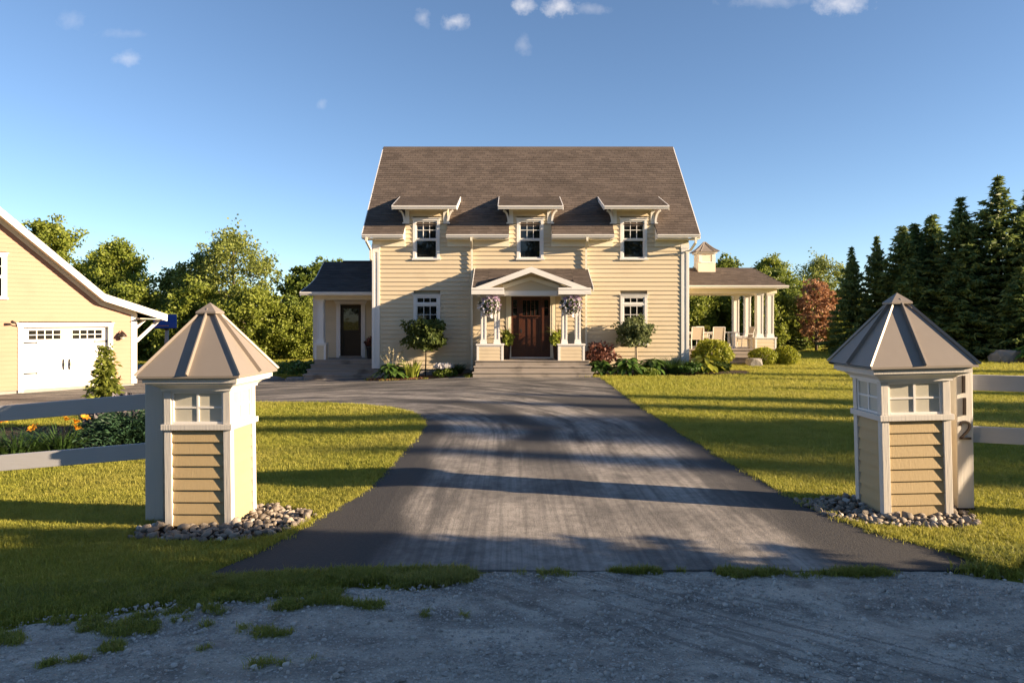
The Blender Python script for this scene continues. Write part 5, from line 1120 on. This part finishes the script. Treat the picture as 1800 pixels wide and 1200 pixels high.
def basket(loc, label):
    T = empty('hanging_basket', loc); tag(T, label, 'flower basket', 'hanging flower baskets under the porch gable')
    MB().lathe([(0, -.22), (.12, -.20), (.2, -.08), (.22, .0), (.2, .0), (0, -.02)], 16).build('basket', M['pot'], T, True)
    m = MB()
    for k in range(3): m.tube([(.2 * math.cos(k * 2.1), .2 * math.sin(k * 2.1), 0), (0, 0, .40)], .004, 4)
    m.tube([(0, 0, .40), (.0, 0, .48), (.03, 0, .50), (.04, 0, .53)], .006, 5); m.build('hanger', M['black'], T)
    link('foliage', ball_mesh(56, .33, .33, .30, M['shrub_dark'], 900, .06, .4), T, (0, 0, -.02)); link('flower', ball_mesh(57, .37, .37, .34, M['petal_white'], 210, .075, .75), T, (0, 0, -.04)); link('flower', ball_mesh(58, .36, .36, .34, M['petal_mauve'], 170, .07, .75), T, (.03, 0, .02))
basket((-.77, WY - 1.58, 2.45), 'hanging basket of white and mauve petunias left of the door'); basket((2.04, WY - 1.58, 2.48), 'hanging basket of white and mauve petunias right of the door')

# ------------------------------------------------------------------ patio table and chairs on the pavilion deck
TB = empty('patio_table', (9.0, 32.0, fz)); tag(TB, 'long white patio table on the pavilion deck', 'table')
MB().box(-1.5, 1.35, -.45, .45, .70, .74).build('table_top', M['white'], TB, bevel=.005)
for x in (-1.3, 1.15):
    for y in (-.36, .36): MB().box(x - .05, x + .05, y - .05, y + .05, 0, .70).build('leg', M['white'], TB)
def chair_parts():
    T = empty('patio_chair', (0, 0, 0)); tag(T, 'x', 'chair', 'white patio chairs around the pavilion table')
    MB().box(-.25, .25, -.25, .25, .41, .44).build('seat', M['sling'], T)
    MB().hexa([(-.24, -.25, .44), (.24, -.25, .44), (.24, -.235, .44), (-.24, -.235, .44), (-.24, -.36, .95), (.24, -.36, .95), (.24, -.345, .95), (-.24, -.345, .95)]).build('backrest', M['sling'], T)
    m = MB()
    for s in (-1, 1): m.tube([(s * .26, -.25, .42), (s * .26, -.36, .97)], .018, 6); m.tube([(s * .28, .22, .42), (s * .28, .2, .66), (s * .28, -.27, .66)], .016, 6)
    m.tube([(-.26, -.36, .97), (.26, -.36, .97)], .018, 6); m.tube([(-.26, .25, .42), (.26, .25, .42)], .015, 6); m.build('frame', M['white'], T)
    for s in (-1, 1):
        MB().tube([(s * .26, .24, .42), (s * .27, .28, 0)], .018, 6).build('leg', M['white'], T); MB().tube([(s * .26, -.24, .42), (s * .28, -.36, 0)], .018, 6).build('leg', M['white'], T)
    return T
ch0 = chair_parts()
for i, (x, y, rz, lab) in enumerate([(8.30, 31.25, 0, 'white patio chair at the near side of the table, left'), (9.25, 31.25, 0, 'white patio chair at the near side of the table, right'), (8.15, 32.8, math.pi, 'white patio chair at the far side of the table, left'),
                                     (9.1, 32.8, math.pi, 'white patio chair at the far side of the table, right'), (10.75, 31.95, R(95), 'white patio chair seen side on at the table end'), (7.1, 32.0, R(-90), 'white patio chair at the table end by the house wall')]):
    c = ch0 if i == 0 else copy_tree(ch0); c.location = (x, y, fz); c.rotation_euler = (0, 0, rz); c['label'] = lab
T = empty('patio_umbrella', (8.25, 33.6, fz)); tag(T, 'closed slate blue umbrella at the back of the pavilion', 'umbrella')
MB().lathe([(0, .5), (.16, .52), (.20, .8), (.17, 1.5), (.06, 2.2), (0, 2.3)], 9).build('canopy', paint('slate_blue_canvas', (.06, .09, .13), rough=.9), T); MB().tube([(0, 0, 0), (0, 0, .55)], .025, 8).build('pole', M['greypole'], T)
T = plant('centrepiece', (9.0, 32.0, fz + .74), [('leaf', ball_mesh(60, .16, .16, .13, M['strap_lime'], 120, .07, .3), (0, 0, .16))], 'small potted lime plant on the patio table', 'potted plant'); MB().lathe([(0, 0), (.07, 0), (.09, .12), (0, .12)], 12).build('pot', M['pot'], T)

# ------------------------------------------------------------------ basketball hoop behind the garage
T = empty('basketball_hoop', (-15.75, 31.5, zg(-15.75))); tag(T, 'blue basketball backboard on a grey post behind the garage eave', 'basketball hoop')
MB().tube([(0, 0, 0), (0, .05, 1.4), (0, .1, 2.2)], [.09, .085, .08], 10).build('pole', M['greypole'], T, True)
MB().box(-.55, .50, -.06, -.02, 2.05, 2.68).build('backboard', M['blueboard'], T, bevel=.01); m = MB(); m.box(-.57, .52, -.02, .06, 2.02, 2.08); m.box(-.08, .08, -.02, .12, 1.95, 2.4); m.build('bracket', M['black'], T)
m = MB(); m.tube([(.25 * math.cos(t), -.33 + .25 * math.sin(t), 2.16) for t in np.linspace(0, 2 * math.pi, 17)], .01, 5); m.build('rim', M['petal_orange'], T)

# ------------------------------------------------------------------ garden behind the left fence
V, F = blades(300, r, .8, .70, .030, .70); lilyleaf = mesh_np('leaf', V, F, M['strap'], True)
def petals(c, s, r_):
    V = []; F = []; tl = Vector((r_.uniform(-.5, .5), r_.uniform(-.9, -.2), .6)).normalized(); q = tl.to_track_quat('Z', 'Y')
    for k in range(6):
        a = k * math.pi / 3; d = Vector((math.cos(a), math.sin(a), 0)); e = Vector((-d.y, d.x, 0)); b = len(V); wv = .34 if k % 2 else .24
        for (rd, hgt, w_) in ((.05, 0, .12), (.45, .5, wv), (.85, .72, wv * .9), (1.1, .62, .06)):
            for g in (-1, 1): V.append(tuple(Vector(c) + (q @ (d * rd + e * w_ * g + Vector((0, 0, hgt)))) * s))
        F += [(b + 2 * i, b + 2 * i + 1, b + 2 * i + 3, b + 2 * i + 2) for i in range(3)]
    return V, F
def lily(loc, rz, fls, label, sc=1):
    T = plant('daylily', loc, [('leaf', lilyleaf, (0, 0, 0))], label, 'daylily', 'orange daylilies behind the left fence', rz, sc)
    rr = np.random.default_rng(int(abs(loc[0]) * 100))
    for (x, y, z) in fls:
        q = Matrix.Rotation(-rz, 3, 'Z') @ Vector((x, y, 0)); p = (q.x, q.y, z)
        MB().tube([(q.x * .2, q.y * .2, 0), (q.x * .7, q.y * .7, z * .6), p], [.006, .005, .004], 5).build('flower_stalk', M['strap'], T)
        V, F = petals(p, .088, rr); link('flower', mesh_np('flower', V, F, M['petal_orange'], True), T)
lily((-7.8, 10.9), 0, [(.46, -.25, .60), (-.1, -.2, .72)], 'orange daylily clump with a flower low over the lower rail', .95)
lily((-8.75, 11.0), 1.1, [(.35, -.2, .66), (.6, .1, .7)], 'orange daylily clump at the left edge of the photo', .95)
lily((-7.25, 11.1), 2.3, [(.34, -.15, .64), (.42, -.05, .70), (.15, -.1, .68), (.42, -.25, .55)], 'orange daylily clump with flowers grouped near the juniper', .95)
def spread_mesh(seed, rx, ry, h, mat, n=1500):
    r = np.random.default_rng(seed); C = []; D = []
    for i in range(520):
        an = r.uniform(0, 6.283); L = r.uniform(.3, 1.05); d = np.array([math.cos(an) * rx, math.sin(an) * ry, 0]) * L; q = np.linspace(.2, 1, 22)
        p = d[None] * q[:, None]; p[:, 2] = h * (1.15 - .75 * L) * np.sin(q * 1.9) * r.uniform(.8, 1.2) + .03; C.append(p + r.normal(size=p.shape) * .03); dd = np.tile(d / np.linalg.norm(d) + np.array([0, 0, .25]), (22, 1)); D.append(dd)
    V, F = leaf_quads(np.concatenate(C), .024, r, 3.4, 0, np.concatenate(D)); return mesh_np('foliage', V, F, mat)
plant('spreading_juniper', (-6.35, 11.55), [('foliage', spread_mesh(61, 1.15, .8, .62, M['juniper']), (0, 0, 0))], 'low spreading blue green juniper behind the left fence rails', 'juniper')
plant('spreading_juniper', (-6.1, 12.9), [('foliage', spread_mesh(62, 1.2, .9, .85, M['juniper']), (0, 0, 0))], 'taller dark juniper behind the low spreading one', 'juniper')
plant('grey_shrub', (-7.05, 12.4), [('foliage', ball_mesh(63, .6, .5, .5, leafmat('grey_twigs', (.10, .09, .10), (.17, .15, .16), trans=.1), 1300, .06, .3), (0, 0, .4))], 'twiggy grey purple shrub between the lilies and junipers', 'shrub')
c4 = spruce_meshes(64, 1.75, .44, M['cedar'], 4.2, base=.02, sl=.085)
tree('cone_cedar', c4, (-8.35, 14.2), 0, 1.0, 'small cone shaped cedar in front of the garage door', 'shrub')
tree('cone_cedar', c4, (-7.75, 13.8), 1, (.55, .55, .36), 'tiny low cedar right of the cone shaped one', 'shrub')

# ------------------------------------------------------------------ grass, weeds, loose gravel, mulch chips
def scatter(name, P, scl, objs, label, cat, seed=0, tilt=.25):
    me = bpy.data.meshes.new(name); me.from_pydata(P.tolist(), [], [])
    at = me.attributes.new('sc', 'FLOAT', 'POINT'); at.data.foreach_set('value', np.asarray(scl, np.float32))
    o = link(name, me); tag(o, label, cat, kind='stuff')
    cl = bpy.data.collections.new(name + '_pieces')
    for q in objs: cl.objects.link(q)
    g = bpy.data.node_groups.new(name, 'GeometryNodeTree'); g.interface.new_socket('Geometry', in_out='INPUT', socket_type='NodeSocketGeometry'); g.interface.new_socket('Geometry', in_out='OUTPUT', socket_type='NodeSocketGeometry')
    N = g.nodes.new; a = N('NodeGroupInput'); b = N('NodeGroupOutput'); ip = N('GeometryNodeInstanceOnPoints'); ci = N('GeometryNodeCollectionInfo'); ci.inputs['Collection'].default_value = cl; ci.inputs['Separate Children'].default_value = True; ci.inputs['Reset Children'].default_value = True
    na = N('GeometryNodeInputNamedAttribute'); na.data_type = 'FLOAT'; na.inputs['Name'].default_value = 'sc'
    rv = N('FunctionNodeRandomValue'); rv.data_type = 'FLOAT_VECTOR'; rv.inputs[0].default_value = (-tilt, -tilt, 0); rv.inputs[1].default_value = (tilt, tilt, 6.283); rv.inputs['Seed'].default_value = seed
    er = N('FunctionNodeEulerToRotation'); ri = N('FunctionNodeRandomValue'); ri.data_type = 'INT'; ri.inputs[4].default_value = 0; ri.inputs[5].default_value = len(objs) - 1; ri.inputs['Seed'].default_value = seed + 5
    L = g.links.new; L(a.outputs[0], ip.inputs['Points']); L(ci.outputs[0], ip.inputs['Instance']); ip.inputs['Pick Instance'].default_value = True; L(ri.outputs[2], ip.inputs['Instance Index']); L(rv.outputs[0], er.inputs[0]); L(er.outputs[0], ip.inputs['Rotation']); L(na.outputs[0], ip.inputs['Scale']); L(ip.outputs[0], b.inputs[0])
    md = o.modifiers.new('scatter', 'NODES'); md.node_group = g; return o
def tuft(seed, n, rad, h, wd, mat, arch=.4, nseg=2):
    r = np.random.default_rng(seed); V = []; F = []
    for i in range(n):
        an = r.uniform(0, 6.283); p = np.array([*(r.normal(size=2) * rad * .55), -.004]); L = h * r.uniform(.55, 1.2); ar = arch * r.uniform(.2, 1.5); d = np.array([math.cos(an), math.sin(an), 0]); sd = np.array([-d[1], d[0], 0]); b = len(V)
        q1 = p + d * L * ar * .28 + np.array([0, 0, L * .6]); q2 = p + d * L * ar + np.array([0, 0, L * (1 - .25 * ar)]); V += [p - sd * wd / 2, p + sd * wd / 2, q1 - sd * wd * .42, q1 + sd * wd * .42, q2]; F += [(b, b + 1, b + 3, b + 2), (b + 2, b + 3, b + 4)]
    return bpy.data.objects.new('tuft', mesh_np('tuft', V, F, mat))
TG = [tuft(70 + i, 16, .05, .055, .0055, M['grass'], .55) for i in range(4)]
TW = [tuft(80 + i, 14, .05, .085, .008, M['weed'], .8) for i in range(3)]
gr_ = np.random.default_rng(9)
garage_fp = [(-13.7 - .67 * s - .74 * t, 25.2 - .74 * s + .67 * t) for s, t in ((-.1, -.1), (9.6, -.1), (9.6, 9), (-.1, 9))]
BLOCK = [DRIVE_W, BED_L, BED_R, BED_F, pl, pr_, garage_fp, [(-5.2, 25.4), (6.6, 25.4), (6.6, 33), (-5.2, 33)], [(-8, 25.6), (-5, 25.6), (-5, 33), (-8, 33)], [(6.5, 30.8), (12, 30.8), (12, 34.6), (6.5, 34.6)], [(3.69, 6.84), (4.34, 6.84), (4.34, 7.38), (3.69, 7.38)]]
ROADW = [(float(x), roadtop(float(x)) + .09 * noise.noise(Vector((x * 2.3, 0, 5))) + .05 * noise.noise(Vector((x * 9, 0, 5)))) for x in ex] + [(60, -3), (-60, -3)]
def allowed(x, y, extra=()):
    k = np.ones(len(x), bool)
    for P in BLOCK + list(extra): k &= ~inpoly_np(x, y, P)
    return k
P_, S_ = [], []
for y0, y1, den, sc in ((3.6, 6.0, 1500, 1.0), (6.0, 9.0, 1250, 1.0), (9.0, 13.0, 620, 1.2), (13.0, 19.0, 260, 1.5), (19.0, 30.0, 80, 1.9), (30, 46, 22, 2.4)):
    hw_ = .80 * y1 + 1.0; n = int((y1 - y0) * 2 * hw_ * den); x = gr_.uniform(-hw_, hw_, n); y = gr_.uniform(y0, y1, n); k = (np.abs(x) < .80 * y + 1.0) & allowed(x, y, [ROADW]); x, y = x[k], y[k]
    P_.append(np.stack([x, y, zg_np(x)], 1)); S_.append(sc * gr_.uniform(.7, 1.25, len(x)))
P_ = np.concatenate(P_); S_ = np.concatenate(S_)
scatter('lawn_grass', P_, S_, TG, 'short mown lawn grass on both sides of the drive', 'grass', 1)
# longer grass along hard edges and weeds creeping onto the gravel
E_, ES = [], []
for a, b in zip(DRIVE_W, DRIVE_W[1:] + DRIVE_W[:1]):
    if max(a[1], b[1]) > 19 or min(a[1], b[1]) < 5.45: continue
    L = math.dist(a, b); n = int(L * 60); 
    for i in range(n):
        t = random.random(); x = a[0] + (b[0] - a[0]) * t + random.gauss(0, .035); y = a[1] + (b[1] - a[1]) * t + random.gauss(0, .035)
        if not inpoly(x, y, DRIVE_W) or random.random() < .25: E_.append((x, y, zg(x))); ES.append(random.uniform(.8, 1.45))
scatter('edge_grass', np.array(E_), ES, TG, 'longer grass fringe along the driveway edge', 'grass', 2)
W_, WS = [], []
def weed_zone(n, fx, fy, s0, s1, thr):
    for _ in range(n):
        x, y = fx(), fy(); q = noise.noise(Vector((x * 2.6, y * 4.5, 2.0))) + .5 * noise.noise(Vector((x * 8, y * 9, 4.0)))
        if q > thr(x, y) and not inpoly(x, y, DRIVE_W): W_.append((x, y, zg(x) + .004)); WS.append(random.uniform(s0, s1))
weed_zone(30000, lambda: random.uniform(-4.5, -.2), lambda: random.uniform(3.7, 5.4), .25, .75, lambda x, y: .56 - (y - roadtop(x) + 1.0) * .55 + max(0, x + 1.4) * .18)
weed_zone(5000, lambda: random.uniform(-2.5, -.25), lambda: random.uniform(5.08, 5.36), .45, .85, lambda x, y: -.25 + max(0, x + 1.0) * .35)
weed_zone(2600, lambda: random.gauss(1.25, .38), lambda: random.gauss(5.30, .05), .4, .75, lambda x, y: .0)
weed_zone(600, lambda: random.gauss(2.65, .12), lambda: random.gauss(5.30, .03), .4, .75, lambda x, y: -.1)
weed_zone(7000, lambda: random.uniform(3.1, 5.2), lambda: random.uniform(4.9, 5.75), .6, 1.2, lambda x, y: .35 - (y - 5.1) * 1.3)
scatter('roadside_weeds', np.array(W_), WS, TW, 'rough grass and weeds straggling over the gravel verge', 'weeds', 3, .35)
GS = []
for i in range(5):
    me = stone_mesh(200 + i, .7).copy(); me.materials.clear(); me.materials.append(M['chipstone']); GS.append(bpy.data.objects.new('chip', me))
n = 34000; x = gr_.uniform(-5, 5.2, n); y = 5.3 - 2.4 * gr_.uniform(0, 1, n) ** 1.1; k = inpoly_np(x, y, ROADW); x, y = x[k], y[k]; q = np.array([noise.noise(Vector((a * 1.1, b * 2.2, 7))) for a, b in zip(x, y)]); k = q + gr_.uniform(-.5, .6, len(x)) > 0; x, y = x[k], y[k]
z = np.array([zg(a) + .018 + road_z(a, b) for a, b in zip(x, y)]); s = np.exp(gr_.normal(size=len(x)) * .55) * .0075; s = np.minimum(s, .03)
scatter('loose_gravel', np.stack([x, y, z + s * .15], 1), s, GS, 'loose grey stones strewn over the gravel road', 'gravel', 4, .5)
CH = [bpy.data.objects.new('chip', mesh_np('chip', [(-.03, -.008, 0), (.03, -.01, .004), (.028, .009, .006), (-.032, .008, .003), (-.03, -.008, .008), (.03, -.01, .012), (.028, .009, .012), (-.032, .008, .010)], [(3, 2, 1, 0), (4, 5, 6, 7), (0, 1, 5, 4), (1, 2, 6, 5), (2, 3, 7, 6), (3, 0, 4, 7)], M['chip']))]
n = 3500; x = gr_.uniform(-5.1, -1.5, n); y = gr_.uniform(24.1, 25.2, n); k = inpoly_np(x, y, BED_L); x, y = x[k], y[k]
scatter('mulch_chips', np.stack([x, y, zg_np(x) + .045], 1), gr_.uniform(.7, 1.6, len(x)), CH, 'reddish bark mulch chips in the bed left of the steps', 'mulch', 6, .6)
